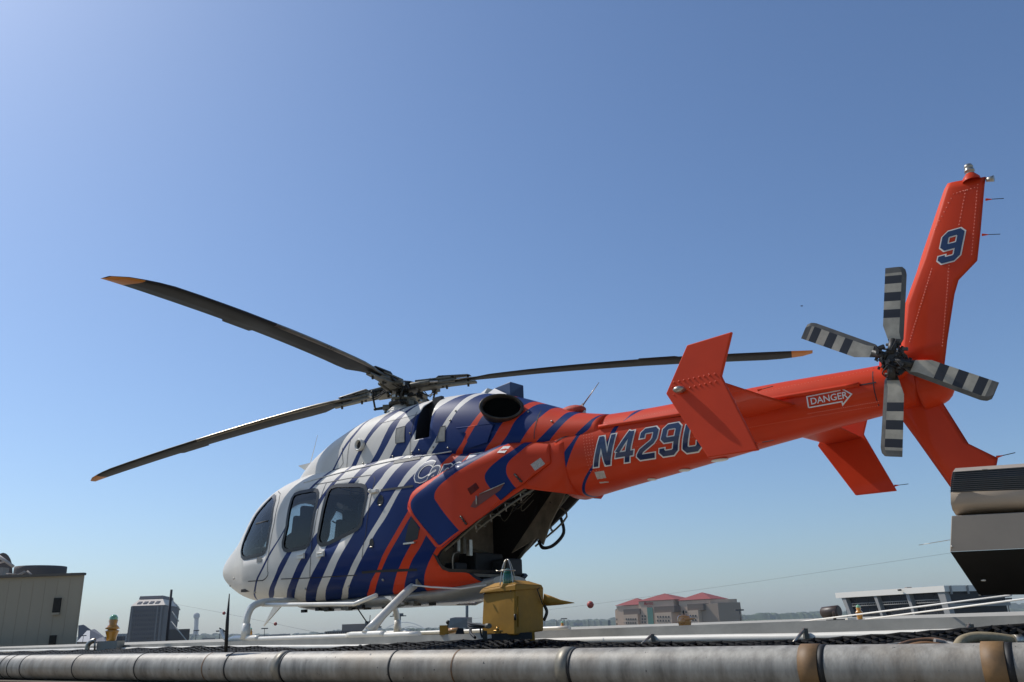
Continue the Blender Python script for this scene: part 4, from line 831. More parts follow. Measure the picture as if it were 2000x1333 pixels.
# tube under the edge, brackets
tube_t = [(-100, 1277), (0, 1273), (400, 1266), (700, 1264.5), (1000, 1256), (1160, 1251.5), (1400, 1247.5), (1560, 1246), (1846, 1239), (2050, 1233)]
b_ = MB(); tp = [at(px, py, Ye(px)*.985) for px, py in tube_t]; b_.tube(smooth_curve(tp, 3), .024, white_tube, n=12); t = thing('net_support_tube', 'white tube running just under the pad edge beam', 'tube', tuple(tp[0])); o = b_.build('tube'); o.parent = t; o.location = -Vector(tp[0])
for px in (700, 985, 1270, 1568, 1890):
    y = Ye(px); a = at(px+4, float(np.interp(px, [p[0] for p in edge_t], [p[1] for p in edge_t]))+14, y*.975); 
    b_ = MB(); b_.box(a-Vector((0, 0, .035)), (.022, .03, .075), P('bracket steel', (.12, .12, .115), .5, metal=.4)); b_.tube([a, a+Vector((-.13, -.12, -.085))], .008, lite_metal, n=6); o = b_.build('bracket'); o.parent = t; o.location = -Vector(tp[0])
# foreground pipe
c0, c1 = at(-160, 1302.5, Yp(-160)), at(2160, 1307, Yp(2160)); ax = (c1-c0).normalized(); c0 = c0-ax*5; c1 = c1+ax*2; LN = (c1-c0).length
def onpipe(px):
    w = at(px, 1303, Yp(px)); return (w-c0).dot(ax)
RP = .079
pp = thing('galvanised_pipe', 'long galvanised metal pipe across the foreground with couplings', 'pipe', tuple(c0))
def pipe_part(name, mb): o = mb.build(name); o.parent = pp; o.location = -c0; return o
joints = [(22, 0), (37, 0), (62, 0), (165, 0), (287, 0), (463, 1), (568, 2), (783, 1), (1125, 3), (1590, 4), (1948, 4)]
b_ = MB(); b_.tube([c0+ax*(LN*i/90) for i in range(91)], RP, galv, n=40); pipe_part('pipe', b_)
band_m = P('rusty tape band', (.22, .13, .055), .6, noise=.35, nscale=14); band2 = P('dull metal sleeve', (.26, .25, .22), .5, metal=.4, noise=.3, nscale=9)
for px, kind in joints:
    s = onpipe(px); p = c0+ax*s
    if kind == 4:
        b_ = MB(); b_.tube([p-ax*.035, p-ax*.033, p+ax*.033, p+ax*.035], [RP, RP+.005, RP+.005, RP], band_m, n=40, cap=False); pipe_part('coupling_band', b_)
    elif kind in (2, 3):
        b_ = MB(); b_.tube([p-ax*.05, p-ax*.048, p, p+ax*.002], [RP, RP+.006, RP+.006, RP], band2, n=40, cap=False); pipe_part('coupling_band', b_)
    b_ = MB(); q = p+ax*(.045 if kind == 4 else .012 if kind in (2, 3) else 0); w_ = .012 if kind == 4 else .0045+.001*kind
    b_.tube([q-ax*w_, q-ax*w_*.9, q+ax*w_*.9, q+ax*w_], [RP-.002, RP+.0022, RP+.0022, RP-.002], black, n=40, cap=False); pipe_part('joint_gasket', b_)
for px in (420, 905): 
    p = c0+ax*onpipe(px); b_ = MB(); b_.tube([p-ax*.004, p+ax*.004], RP+.0012, P('rust streak', (.20, .11, .05), .7, noise=.5, nscale=30), n=40, cap=False); pipe_part('weld_seam', b_)
# parapet under the pipe, lower roof
pn = Vector((-ax.y, ax.x, 0)).normalized(); par = P('dirty brown parapet', (.14, .11, .08), .85, noise=.45, nscale=3, bump=.3, bscale=40)
b_ = MB(); a0, a1 = c0-ax*2, c1+ax*2; z_ = Vector((0, 0, -RP-.004))
A = [a0-pn*.16+z_, a1-pn*.16+z_, a1+pn*.12+z_, a0+pn*.12+z_]; b_.add(A+[v-Vector((0, 0, 3)) for v in A], [(0, 1, 2, 3), (0, 4, 5, 1), (1, 5, 6, 2), (2, 6, 7, 3), (3, 7, 4, 0)], par); o = b_.build('parapet_wall'); tag(o, 'dirty brown parapet ledge under the long pipe', 'wall')
b_ = MB(); b_.add([(-40, -25, -1.65), (30, -25, -1.65), (30, 30, -1.65), (-40, 45, -1.65)], [(0, 1, 2, 3)], P('gravel roof', (.42, .38, .32), .9, noise=.4, nscale=3)); b_.add([(-40, -25, -1.66), (30, -25, -1.66), (30, 30, -1.66), (-40, 45, -1.66), (-40, -25, -31), (30, -25, -31), (30, 30, -31), (-40, 45, -31)], [(0, 4, 5, 1), (1, 5, 6, 2), (2, 6, 7, 3), (3, 7, 4, 0)], conc); struct(b_.build('lower_roof'))
# safety net
ntop = [(-150, 1279), (0, 1275), (400, 1264), (520, 1265), (600, 1270), (700, 1263), (800, 1257), (1000, 1249), (1100, 1253), (1160, 1258), (1400, 1256), (1560, 1253), (1700, 1244), (1846, 1234), (2000, 1222), (2150, 1216)]
nx, ny = [p[0] for p in ntop], [p[1] for p in ntop]
rn = random.Random(11)
def nettop(px, dy=0): return at(px, float(np.interp(px, nx, ny))+1.2*math.sin(px*.11)+dy, Ye(px)*.955)
def netbot(px): w = c0+ax*onpipe(px); return w+Vector((0, 0, RP*.80))+pn*RP*.55*(1 if pn.y > 0 else -1)
def netpt(px, v, lay=0):
    a, b = nettop(px), netbot(px); p = a.lerp(b, v); sag = .035*math.sin(PI*v)*(1+.5*math.sin(px*.02+lay)); return p-Vector((0, 0, sag+.012*lay*(1-v)))
net = MB(); px = -140.0
xs = []
while px < 2140: xs.append(px); px += max(6.0, 24.0*(.05+.95*((px+500)/1500)**.9)*.85)
for lay in (0, 1, 2):
    for d in (1, -1):
        for i0 in range(-6, len(xs)):
            pl = []
            for k in range(9):
                j = i0+d*k*.8+(6 if d < 0 else 0); 
                if 0 <= j < len(xs)-1:
                    f_ = j-int(j); X = xs[int(j)]*(1-f_)+xs[int(j)+1]*f_; pl.append(netpt(X+rn.uniform(-1.2, 1.2), k/8, lay)+Vector((0, 0, .004*rn.uniform(-1, 1))))
            if len(pl) > 1: net.tube(pl, .0085, net_m, n=4, cap=False, smooth=False)
for v in (0, .25, .5, .75, 1.0): net.tube([netpt(x, v) for x in xs], .0065 if v not in (0, 1) else .010, net_m, n=5, cap=False)
o = net.build('safety_net', weld=False); tag(o, 'black rope safety net slung between the pad edge and the pipe', 'net')
# loose cloth and hoses on the right
t = thing('flexible_hose', 'tan ribbed flexible hose curving over the pipe with a silver clamp', 'hose', tuple(at(1940, 1250, 3.05)))
def sub(mb, name, t): o = mb.build(name); o.parent = t; o.location = -Vector(t.location); return o
b_ = MB(); b_.tube(smooth_curve([at(1868, 1268, 3.02), at(1880, 1252, 3.04), at(1905, 1245, 3.06), at(1940, 1246, 3.06), at(1982, 1252, 3.06)], 8), .0175, P('tan hose', (.32, .27, .18), .7, noise=.25, nscale=60), n=12); sub(b_, 'hose', t)
b_ = MB(); b_.tube([at(1980, 1252, 3.05), at(1996, 1252, 3.05)], .021, lite_metal, n=14); b_.tube(smooth_curve([at(1990, 1262, 2.93), at(1987, 1272, 2.93), at(1996, 1276, 2.93), at(2003, 1270, 2.93)], 5), .006, lite_metal, n=6); sub(b_, 'hose_clamp', t)
t = thing('brown_hose', 'brown and grey hoses lying in the net left of the tan hose', 'hose', tuple(at(1800, 1255, 3.3)))
b_ = MB(); b_.tube(smooth_curve([at(1755, 1262, 3.25), at(1780, 1254, 3.3), at(1820, 1250, 3.3), at(1850, 1256, 3.25)], 6), .009, P('brown hose', (.16, .09, .05), .6), n=8); b_.tube(smooth_curve([at(1770, 1266, 3.2), at(1800, 1260, 3.2), at(1830, 1262, 3.2), at(1850, 1268, 3.2)], 6), .012, P('rusty brown hose', (.24, .13, .06), .6), n=8)
b_.tube(smooth_curve([at(1825, 1252, 3.25), at(1850, 1256, 3.25), at(1872, 1262, 3.2)], 6), .008, MATS['grey placard'], n=8); b_.tube(smooth_curve([at(1710, 1266, 3.3), at(1740, 1260, 3.4), at(1790, 1255, 3.4)], 6), .006, MATS['grey placard'], n=8); sub(b_, 'hose', t)
# black spike
b_ = MB(); b_.tube([at(441, 1274, 5.0), at(444, 1215, 5.0), at(448, 1160, 5.0)], [.011, .010, .003], black, n=8); o = b_.build('bird_spike'); tag(o, 'tall tapered black rod rising from the net beside the helicopter nose', 'rod')

# yellow wind cone light box
yel = P('yellow enamel', (.37, .20, .032), .6, spec=.2, noise=.22, nscale=7); YB = 5.6
t = thing('yellow_light_box', 'large yellow metal box with caged green light on top and a yellow side cone', 'light box', tuple(at(1000, 1238, YB)))
def cuboid_px(lf, mid, rt, y0l, y0m, y0r, y1l, y1m, y1r, Ym, dl, dr, dtop=0):
    """corner facing the camera at mid; left and right faces recede by dl, dr"""
    a = at(lf, y1l, Ym+dl); m = at(mid, y1m, Ym); r = at(rt, y1r, Ym+dr); A = at(lf+4, y0l, Ym+dl); M_ = at(mid, y0m, Ym); R_ = at(rt, y0r, Ym+dr)
    return [a, m, r, a+(r-m), A, M_, R_, A+(R_-M_)]
b_ = MB(); b_.hull8(cuboid_px(940, 1006, 1062, 1155, 1148, 1146, 1240, 1241, 1233, YB, .22, .30), yel); sub(b_, 'box', t).modifiers.new('bv', 'BEVEL').width = .008
cc = cuboid_px(935, 1007, 1060, 1152, 1141, 1144, 1160, 1154, 1150, YB-.02, .24, .30); cc[4:] = [v+Vector((0, 0, .0)) for v in cc[4:]]
cen = (cc[4]+cc[5]+cc[6]+cc[7])/4; b_ = MB(); b_.hull8(cc, yel); tt = [v.lerp(cen, .45)+Vector((0, 0, .035)) for v in cc[4:]]; b_.hull8([v+Vector((0, 0, .001)) for v in cc[4:]]+tt, yel); sub(b_, 'lid', t).modifiers.new('bv', 'BEVEL').width = .006
lp = at(992, 1141, YB+.1)
green = P('green glass dome', (.0, .12, .05), .08, coat=1); MATS['green glass dome'].node_tree.nodes['Principled BSDF'].inputs['Transmission Weight'].default_value = .5
b_ = MB(); b_.lathe(lp, [(.034, 0), (.036, .03), (.030, .07), (.016, .095), (0, .10)], green, n=16); b_.lathe(lp-Vector((0, 0, .02)), [(.055, 0), (.05, .02), (.03, .022)], yel, n=16); b_.ball(lp+Vector((0, 0, .04)), .014, white_metal, n=8, sc=(1, 1, 1.8)); sub(b_, 'green_lamp', t)
b_ = MB()
for k in range(4):
    a = k*PI/2+.6; d = Vector((math.cos(a), math.sin(a), 0)); b_.tube(smooth_curve([lp+d*.062-Vector((0, 0, .01)), lp+d*.050+Vector((0, 0, .06)), lp+d*.034+Vector((0, 0, .115)), lp+d*.015+Vector((0, 0, .150)), lp+Vector((0, 0, .156))], 4), .0038, lite_metal, n=6)
b_.tube([lp+Vector((.05*math.cos(k*PI/8), .05*math.sin(k*PI/8), .085)) for k in range(17)], .004, lite_metal, n=6); b_.tube([lp+Vector((-.075, 0, .085)), lp+Vector((-.04, 0, .085))], .004, lite_metal, n=6); sub(b_, 'lamp_cage', t)
b_ = MB(); cp_ = [at(1061, 1172, YB+.33), at(1075, 1174, YB+.33), at(1095, 1177, YB+.33), at(1122, 1178, YB+.33)]; b_.tube(cp_, [.042, .033, .017, .002], yel, n=14); sub(b_, 'cone', t)
b_ = MB(); b_.tube([at(1049, 1150, YB+.2), at(1060, 1181, YB+.26)], .004, dk_metal, n=5); b_.tube(smooth_curve([at(1063, 1183, YB+.31), at(1068, 1196, YB+.31), at(1062, 1213, YB+.31)], 6), .012, dk_metal, n=6); b_.tube([at(950, 1223, YB+.12), at(956, 1223, YB+.06)], .016, mid_metal, n=12); sub(b_, 'box_hardware', t)
for k, (px, py) in enumerate(((946, 1160), (998, 1154), (1020, 1151), (1052, 1149))): b_ = MB(); q = at(px, py, YB+(.17 if px < 960 else .02 if px < 1010 else .08 if px < 1030 else .24)); b_.ball(q, .009, dk_metal, n=8, sc=(1, 1, .7)); sub(b_, 'bolt', t)
b_ = MB(); q0, q1 = at(1012, 1165, YB+.025), at(1012, 1225, YB+.025); b_.tube([q0, q1], .005, yel, n=6); b_.tube([at(1006, 1200, YB-.006), at(1006, 1212, YB-.006)], .008, dk_metal, n=8); sub(b_, 'hinge', t)
b_ = MB(); b_.tube([at(972, 1232, YB-.02), at(972, 1225, YB-.02)], .010, P('brass', (.5, .3, .1), .4, metal=.8)); b_.tube([at(964, 1233, YB-.02), at(982, 1233, YB-.02)], .006, MATS['brass']); sub(b_, 'brass_valve', t)
b_ = MB(); b_.box(at(1000, 1243, YB+.14), (.26, .18, .04), black); sub(b_, 'base', t)
for px in (947, 972, 1040): b_ = MB(); b_.box(at(px, 1242, YB+.1), (.03, .03, .06), yel if px > 970 else dk_metal); sub(b_, 'foot', t)
t = thing('grey_junction_box', 'small grey junction box joined to the yellow box by dark conduits', 'junction box', tuple(at(898, 1228, 6.6)))
gj = P('grey box steel', (.22, .23, .24), .45, metal=.3, noise=.15, nscale=8)
b_ = MB(); b_.hull8(cuboid_px(875, 913, 922, 1208, 1208, 1206, 1226, 1227, 1222, 6.4, .06, .12), gj); sub(b_, 'box', t)
b_ = MB(); b_.hull8([at(889, 1239, 6.4), at(907, 1239, 6.4), at(907, 1239, 6.5), at(889, 1239, 6.5), at(894, 1227, 6.4), at(905, 1227, 6.4), at(905, 1227, 6.5), at(894, 1227, 6.5)], black); sub(b_, 'foot', t)
b_ = MB()
for dy in (0, 4, 9): b_.tube(smooth_curve([at(914, 1216+dy*.3, 6.3), at(918, 1218+dy, 6.1), at(930+dy, 1220+dy*.6, 5.8), at(950, 1223, 5.7)], 6), .008, P('blue grey conduit', (.012, .014, .018), .7), n=7)
b_.tube(smooth_curve([at(920, 1226, 6.1), at(919, 1236, 6.0), at(928, 1246, 5.9)], 5), .010, MATS['blue grey conduit'], n=7); b_.tube(smooth_curve([at(938, 1226, 5.8), at(939, 1237, 5.8), at(942, 1246, 5.8)], 5), .006, MATS['blue grey conduit'], n=7); sub(b_, 'conduit', t)
t = thing('small_yellow_lamp', 'small yellow lamp fitting on the pad behind the grey junction box', 'lamp', tuple(at(878, 1238, 7.2)))
b_ = MB(); b_.box(at(868, 1231, 7.3), (.075, .08, .075), yel); sub(b_, 'housing', t); b_ = MB(); b_.tube([at(876, 1233, 7.0), at(897, 1231, 7.0)], .02, P('polished orange enamel', (.62, .30, .08), .2, coat=1), n=10); sub(b_, 'lamp_body', t); b_ = MB(); b_.ball(at(875, 1216, 7.1), .018, dk_metal, n=8); b_.tube([at(875, 1216, 7.1), at(875, 1226, 7.1)], .006, dk_metal); sub(b_, 'knob', t)
# amber pad edge lights
amber = P('amber glass', (.55, .25, .02), .15, coat=1); gdome = P('pale green dome', (.25, .5, .3), .08, coat=1)
def edge_light(px, pyb, Y, h, label, small=False):
    p = at(px, pyb, Y); t = thing('pad_edge_light', label, 'edge light', tuple(p), 'amber and green lights round the pad'); s = h/.30
    b_ = MB(); b_.lathe(p, [(.055*s, 0), (.06*s, .05*s), (.075*s, .10*s), (.085*s, .115*s), (.05*s, .13*s)], amber, n=14); sub(b_, 'lower_globe', t)
    b_ = MB(); b_.lathe(p, [(.05*s, .13*s), (.085*s, .14*s), (.07*s, .165*s), (.045*s, .19*s), (.055*s, .235*s), (.05*s, .245*s)], amber, n=14); sub(b_, 'upper_globe', t)
    b_ = MB(); b_.lathe(p, [(.048*s, .246*s), (.05*s, .27*s), (.03*s, .30*s), (0, .31*s)], gdome, n=14); sub(b_, 'green_dome', t)
    b_ = MB(); b_.lathe(p, [(.03*s, -.05*s), (.04*s, 0), (.03*s, .003*s)], dk_metal, n=10); sub(b_, 'base', t); return t
edge_light(217, 1252, 13.3, .37, 'amber light with green dome on a concrete block near the left end')
edge_light(489, 1243, 19, .17, 'tiny amber light just right of the front skid leg')
edge_light(1099, 1232, 15, .15, 'tiny amber light with green dome right of the yellow box')
edge_light(1680, 1210, 13, .20, 'small amber light with green dome in front of the columned building')
b_ = MB(); q = at(216, 1262, 13.2); b_.box(q, (.30, .25, .14), conc); o = b_.build('concrete_block'); tag(o, 'small concrete block under the leftmost amber light', 'block'); 
b_ = MB(); b_.tube(smooth_curve([at(170, 1270, 13), at(172, 1260, 13), at(178, 1254, 13), at(186, 1251, 13)], 6), .035, lite_metal, n=10); b_.tube([at(185, 1271, 13), at(185, 1250, 13)], .015, lite_metal); o = b_.build('bent_vent_pipe'); tag(o, 'bent silver conduit at the pad edge left of the amber light', 'conduit')
t = thing('glowing_orange_lamp', 'shiny orange lamp in front of the red roofed hotel', 'lamp', tuple(at(1338, 1223, 9)))
p = at(1338, 1223, 9); b_ = MB(); b_.lathe(p, [(.06, 0), (.068, .03), (.07, .08), (.06, .10), (.02, .105)], MATS['polished orange enamel'], n=18); sub(b_, 'body', t); b_ = MB(); b_.ball(p+Vector((-.03, -.055, .045)), .03, MATS['polished orange enamel'], n=12); b_.tube([p+Vector((-.02, -.06, .06)), p+Vector((.1, -.06, .07))], [.02, .006], MATS['polished orange enamel'], n=10); sub(b_, 'lens', t)
b_ = MB(); b_.tube([p+Vector((0, 0, .10)), p+Vector((0, 0, .15))], .006, black); b_.tube([p+Vector((-.03, 0, .105)), p+Vector((.03, 0, .105))], .008, amber); sub(b_, 'finial', t)
# brown floodlight
t = thing('brown_floodlight', 'dark brown drum floodlight on a bracket at the pad edge', 'floodlight', tuple(at(1630, 1210, 7)))
br = P('dark brown enamel', (.05, .035, .03), .45, noise=.2, nscale=6); a, c = at(1608, 1197, 7), at(1638, 1194.5, 6.9)
b_ = MB(); b_.tube([a-(c-a)*.1, a, c, c+(c-a)*.05], [.03, .043, .047, .04], br, n=18); sub(b_, 'drum', t); b_ = MB(); b_.tube([at(1628, 1195, 6.84), at(1631, 1212, 6.9)], .012, br); b_.box(at(1632, 1212, 6.9), (.12, .08, .015), black); sub(b_, 'bracket', t)
b_ = MB(); b_.box(at(1662, 1210, 7), (.07, .05, .022), white_metal); o = b_.build('white_block'); tag(o, 'small white cap on the pad edge right of the brown floodlight', 'block')
# white guy cables
for a, c, lb in (((1560, 1215, 6.5), (1975, 1163, 3.6), 'white cable passing higher across the columned building'), ((1690, 1210, 6), (2080, 1160, 3.8), 'white cable passing lower across the columned building')):
    b_ = MB(); b_.tube([at(*a), at(*c)], .0048, P('bright cable sheath', (.85, .85, .85), .5), n=6); o = b_.build('guy_cable'); tag(o, lb, 'cable', 'white cables at the right')
b_ = MB(); b_.tube([at(1795, 1065, 9), at(1855, 1055, 8.6), at(1990, 1040, 8)], .0035, white_tube, n=5); o = b_.build('thin_wire'); tag(o, 'short thin bright wire left of the big floodlight', 'wire')
# big floodlight at right
t = thing('large_floodlight', 'large taupe louvred floodlight housing, by far the biggest floodlight', 'floodlight', tuple(at(1940, 1050, 3)))
fg = P('taupe enamel', (.40, .345, .295), .6, noise=.10, nscale=5); fdk = P('dark finned metal', (.03, .03, .03), .5, noise=.2, nscale=30)
def F_(px, py, Y): return at(px, py, Y)
# upper finned head: profile swept to the right
prof = [(1866, 915, 3.06), (1861, 922, 3.0), (1858, 938, 2.98), (1856.5, 962, 2.975), (1857, 984, 2.975), (1860, 996, 3.0), (1867, 1007, 3.07)]
rows = []
for px, py, Y in prof: rows.append((at(px, py, Y), at(px+260, py-(18 if py < 960 else 9), Y)))
b_ = MB(); vs = [p for r in rows for p in r]; n_ = len(rows); b_.add(vs, [(2*i, 2*i+1, 2*i+3, 2*i+2) for i in range(3, n_-1)], fg, True); b_.add(vs, [(2*i, 2*i+1, 2*i+3, 2*i+2) for i in range(0, 1)], fg); b_.add(vs, [(2*i, 2*i+1, 2*i+3, 2*i+2) for i in range(1, 3)], fdk)
bk = [r[0]+(r[0]-EYE).normalized()*.3 for r in rows]; b_.add([r[0] for r in rows]+bk, [(i, i+1, n_+i+1, n_+i) for i in range(n_-1)], fg, True); bk2 = [r[1]+Vector((.0, .35, 0)) for r in rows]
b_.add([rows[0][0], rows[0][1], bk2[0], bk[0]], [(0, 1, 2, 3)], fg); b_.add([rows[-1][0], rows[-1][1], bk2[-1], bk[-1]], [(0, 1, 2, 3)], fg); sub(b_, 'head', t)
for i in range(11):
    f0 = i/10; py = 921.5+f0*38; px = float(np.interp(py, [922, 938, 962], [1864.5, 1861.5, 1860])); Y = float(np.interp(py, [922, 938, 962], [2.995, 2.975, 2.97]))
    b_ = MB(); q0, q1 = at(px, py, Y), at(px+260, py-16+f0*4, Y); b_.hull8([q0+Vector((0, 0, -.0021)), q1+Vector((0, 0, -.0021)), q1+Vector((0, .02, -.0021)), q0+Vector((0, .02, -.0021)), q0+Vector((0, 0, -.0006)), q1+Vector((0, 0, -.0006)), q1+Vector((0, .02, -.0006)), q0+Vector((0, .02, -.0006))], P('fin edge', (.13, .125, .12), .5)); sub(b_, 'cooling_fin', t)
b_ = MB(); fr_ = [at(1858.5, 1008, 2.98), at(1855.5, 1078, 2.98), at(2120, 1066, 2.98), at(2120, 995, 2.98)]; bkk = [v+(v-EYE).normalized()*.28 for v in fr_]; b_.add(fr_+bkk, [(0, 1, 2, 3), (0, 4, 5, 1), (0, 3, 7, 4), (2, 6, 7, 3)], fg); sub(b_, 'body', t).modifiers.new('bv', 'BEVEL').width = .002
b_ = MB(); lo4 = [at(1856, 1078.5, 2.985), at(2120, 1066.5, 2.985), at(2120, 1160, 3.2), at(1913, 1163, 3.2)]; b_.add(lo4+[v+(v-EYE).normalized()*.12 for v in lo4], [(0, 1, 2, 3), (3, 2, 6, 7), (0, 3, 7, 4), (0, 4, 5, 1)], black); b_.ball(at(1921, 1134, 3.10), .006, white_metal, n=8, sc=(1.6, 1, .6)); sub(b_, 'lens_frame', t)
b_ = MB(); b_.ball(at(1859.5, 1068, 2.975), .0045, lite_metal, n=8); b_.ball(at(1923, 917.5, 2.96), .005, lite_metal, n=8, sc=(3, 1, .4)); b_.ball(at(1914, 1163, 3.2), .004, lite_metal, n=8); sub(b_, 'screw', t)
b_ = MB(); q = at(2080, 1050, 3.2); b_.box(q+Vector((0, .1, -.4)), (.05, .05, 1.2), dk_metal); sub(b_, 'post', t)

# ------------------------------------------------------------------ the city far below and beyond
GZ = -32.0
b_ = MB(); S = 14000; b_.add([(-S, -200, GZ), (S, -200, GZ), (S, S, GZ), (-S, S, GZ)], [(0, 1, 2, 3)], P('city ground', (.10, .105, .075), .95, noise=.5, nscale=.01)); struct(b_.build('ground'))
# wooded horizon
b_ = MB(); rh = random.Random(2); leaf = P('distant foliage', (.055, .085, .04), .95, noise=.5, nscale=.02)
for row, (Y, zb, amp) in enumerate(((2600, 10, 10), (3300, 24, 12), (1500, -4, 7))):
    x = -Y*.95; xs_ = []
    while x < Y*1.05: xs_.append(x); x += Y*.0022
    h = [max(GZ+6, zb*min(1.25, max(.35, .7+.35*(x/Y)))+amp*(.5*math.sin(x*.0031+row)+.35*math.sin(x*.011+2*row))+rh.uniform(-.55, .35)*amp*.8) for x in xs_]
    vs = []
    for x, z in zip(xs_, h): vs += [(x, Y-60, GZ), (x, Y-20, z*.6+GZ*.4), (x, Y, z-1), (x, Y+40, z), (x, Y+120, GZ)]
    b_.add(vs, [(5*i+j, 5*i+j+1, 5*i+6+j, 5*i+5+j) for i in range(len(xs_)-1) for j in range(4)], leaf)
o = b_.build('wooded_hills', weld=False); o['kind'] = 'structure'
def wbox(mb, px0, px1, pyt, Y, D, mat, zb=GZ, pyt1=None, shear=None):
    """block whose camera-facing wall spans the given photo columns at distance Y, D deep"""
    a, b = at(px0, pyt, Y), at(px1, pyt if pyt1 is None else pyt1, Y); zt_ = max(a.z, b.z) if pyt1 is None else None
    if shear is None: shear = (b.x if a.x+b.x < 0 else a.x)*D/Y*1.02
    za, zb_ = (zt_, zt_) if zt_ is not None else (a.z, b.z)
    vs = [(a.x, Y, zb), (b.x, Y, zb), (b.x+shear, Y+D, zb), (a.x+shear, Y+D, zb), (a.x, Y, za), (b.x, Y, zb_), (b.x+shear, Y+D, zb_), (a.x+shear, Y+D, za)]
    mb.hull8([Vector(v) for v in vs], mat); return Vector(vs[4]), Vector(vs[5])
hb = lambda n_, c, **k: P(n_, c, .85, **k)
# left building with drum
Yb = 45; t = thing('plain_building', 'plain grey olive building with a louvred window and a rooftop drum', 'building', tuple(at(60, 1300, Yb)))
lb_m = hb('olive grey render', (.31, .285, .235), noise=.12, nscale=.15)
b_ = MB(); a, c = wbox(b_, -260, 163.5, 1138.3, Yb, 60, lb_m, shear=-46); sub(b_, 'wall', t)
b_ = MB(); b_.box((a+c)/2+Vector((0, -.05, .05)), ((c-a).length+.06, .3, .12), hb('dark coping', (.09, .085, .08))); sub(b_, 'coping', t)
for (x0, x1, y0, y1) in ((102, 120, 1168, 1197), (94, 110, 1241, 1268)):
    q0, q1 = at(x0, y1, Yb-.05), at(x1, y0, Yb-.05); w_ = q1.x-q0.x; h_ = q1.z-q0.z; cxx = (q0.x+q1.x)/2; f = MB(); f.box((cxx, Yb-.03, (q0.z+q1.z)/2), (w_, .08, h_), black); fo = sub(f, 'window', t)
    for k in range(6):
        lv = MB(); lv.box((q0.x+w_*(k+.5)/6, Yb-.09, (q0.z+q1.z)/2), (w_/14, .05, h_), dk_metal); lo_ = lv.build('louvre'); lo_.parent = fo
    f = MB(); f.box((cxx, Yb-.06, q0.z-.06), (w_*1.15, .25, .1), lb_m); so = f.build('sill'); so.parent = fo
for k in range(9):
    q = at(-40+24*k, 1200, Yb); b_ = MB(); b_.box((q.x, Yb-.004, (a.z-4+a.z)/2-3.2), (.03, .012, 10), hb('wall joint', (.285, .26, .215))); sub(b_, 'wall_joint', t)
b_ = MB(); p = at(66, 1132, 60); drum_m = hb('ribbed dark cladding', (.11, .10, .105)); tz = at(66, 1101, 60).z
b_.lathe((at(62, 1130, 62).x, 63, 0), [(1.62, tz-4), (1.72, tz-.25), (1.72, tz), (1.66, tz), (1.66, tz-.3)], drum_m, n=64); b_.lathe((at(62, 1130, 62).x, 63, 0), [(0, tz-.2), (1.6, tz-.2)], drum_m, n=32)
t2 = thing('rooftop_drum', 'dark ribbed round cooling drum on the left building roof', 'cooling drum', (at(62, 1130, 62).x, 63, at(66, 1132, 60).z)); o = sub(b_, 'shell', t2)
b_ = MB(); cx_ = at(62, 1130, 62).x
for k in range(48):
    a = 2*PI*k/48; b_.box((cx_+1.70*math.cos(a), 63+1.70*math.sin(a), tz-1.5), (.05, .05, 2.8), drum_m, Matrix.Rotation(a, 3, 'Z'))
o = sub(b_, 'ribs', t2)
t2 = thing('arched_plant_housing', 'dark arched housing with pale diagonal duct beside the rooftop drum', 'plant housing', tuple(at(8, 1138, 50)))
b_ = MB(); arc = [at(-60, 1138, 50)]+[at(10-40*math.cos(k*PI/10)*.45-4, 1110-30*math.sin(k*PI/10), 50) for k in range(11)]+[at(26, 1138, 50)]; b_.prism(arc, (0, 0, 0), (at(5, 1120, 50)-EYE).normalized()*3, drum_m); sub(b_, 'housing', t2)
b_ = MB(); b_.tube([at(-8, 1083, 49), at(26, 1107, 49)], .09, hb('pale duct', (.45, .42, .42)), n=8); b_.tube([at(0, 1100, 49), at(12, 1096, 49)], .05, MATS['pale duct']); b_.box(at(2, 1120, 49), (.5, .6, .6), hb('mid grey plant', (.25, .25, .26))); sub(b_, 'duct', t2)
t2 = thing('rooftop_pipework', 'low grey pipes and frames in front of the rooftop drum', 'pipework', tuple(at(45, 1135, 48)))
b_ = MB(); pm = hb('rooftop pipe grey', (.30, .28, .28))
for (x0, y0, x1, y1, r) in ((8, 1127, 70, 1128, .07), (53, 1116, 67, 1128, .05), (38, 1125, 50, 1117, .04), (66, 1127, 75, 1134, .06), (18, 1134, 26, 1126, .04), (12, 1121, 35, 1122, .03), (30, 1126, 48, 1116, .03), (8, 1132, 60, 1133, .05)): b_.tube([at(x0, y0, 48), at(x1, y1, 48)], r, pm, n=7)
for x in (14, 30, 44, 60): b_.tube([at(x, 1137, 48), at(x, 1126, 48)], .03, pm)
sub(b_, 'pipes', t2)
b_ = MB(); q = at(138, 1138, 47); b_.tube([q, q+Vector((0, 0, .22))], .07, dk_metal); b_.lathe(q+Vector((0, 0, .2)), [(.10, 0), (.16, .04), (.16, .1), (.08, .16), (.14, .2), (.1, .3), (0, .3)], dk_metal, n=10); o = b_.build('roof_vent'); tag(o, 'small mushroom vent on the left building roof corner', 'roof vent')
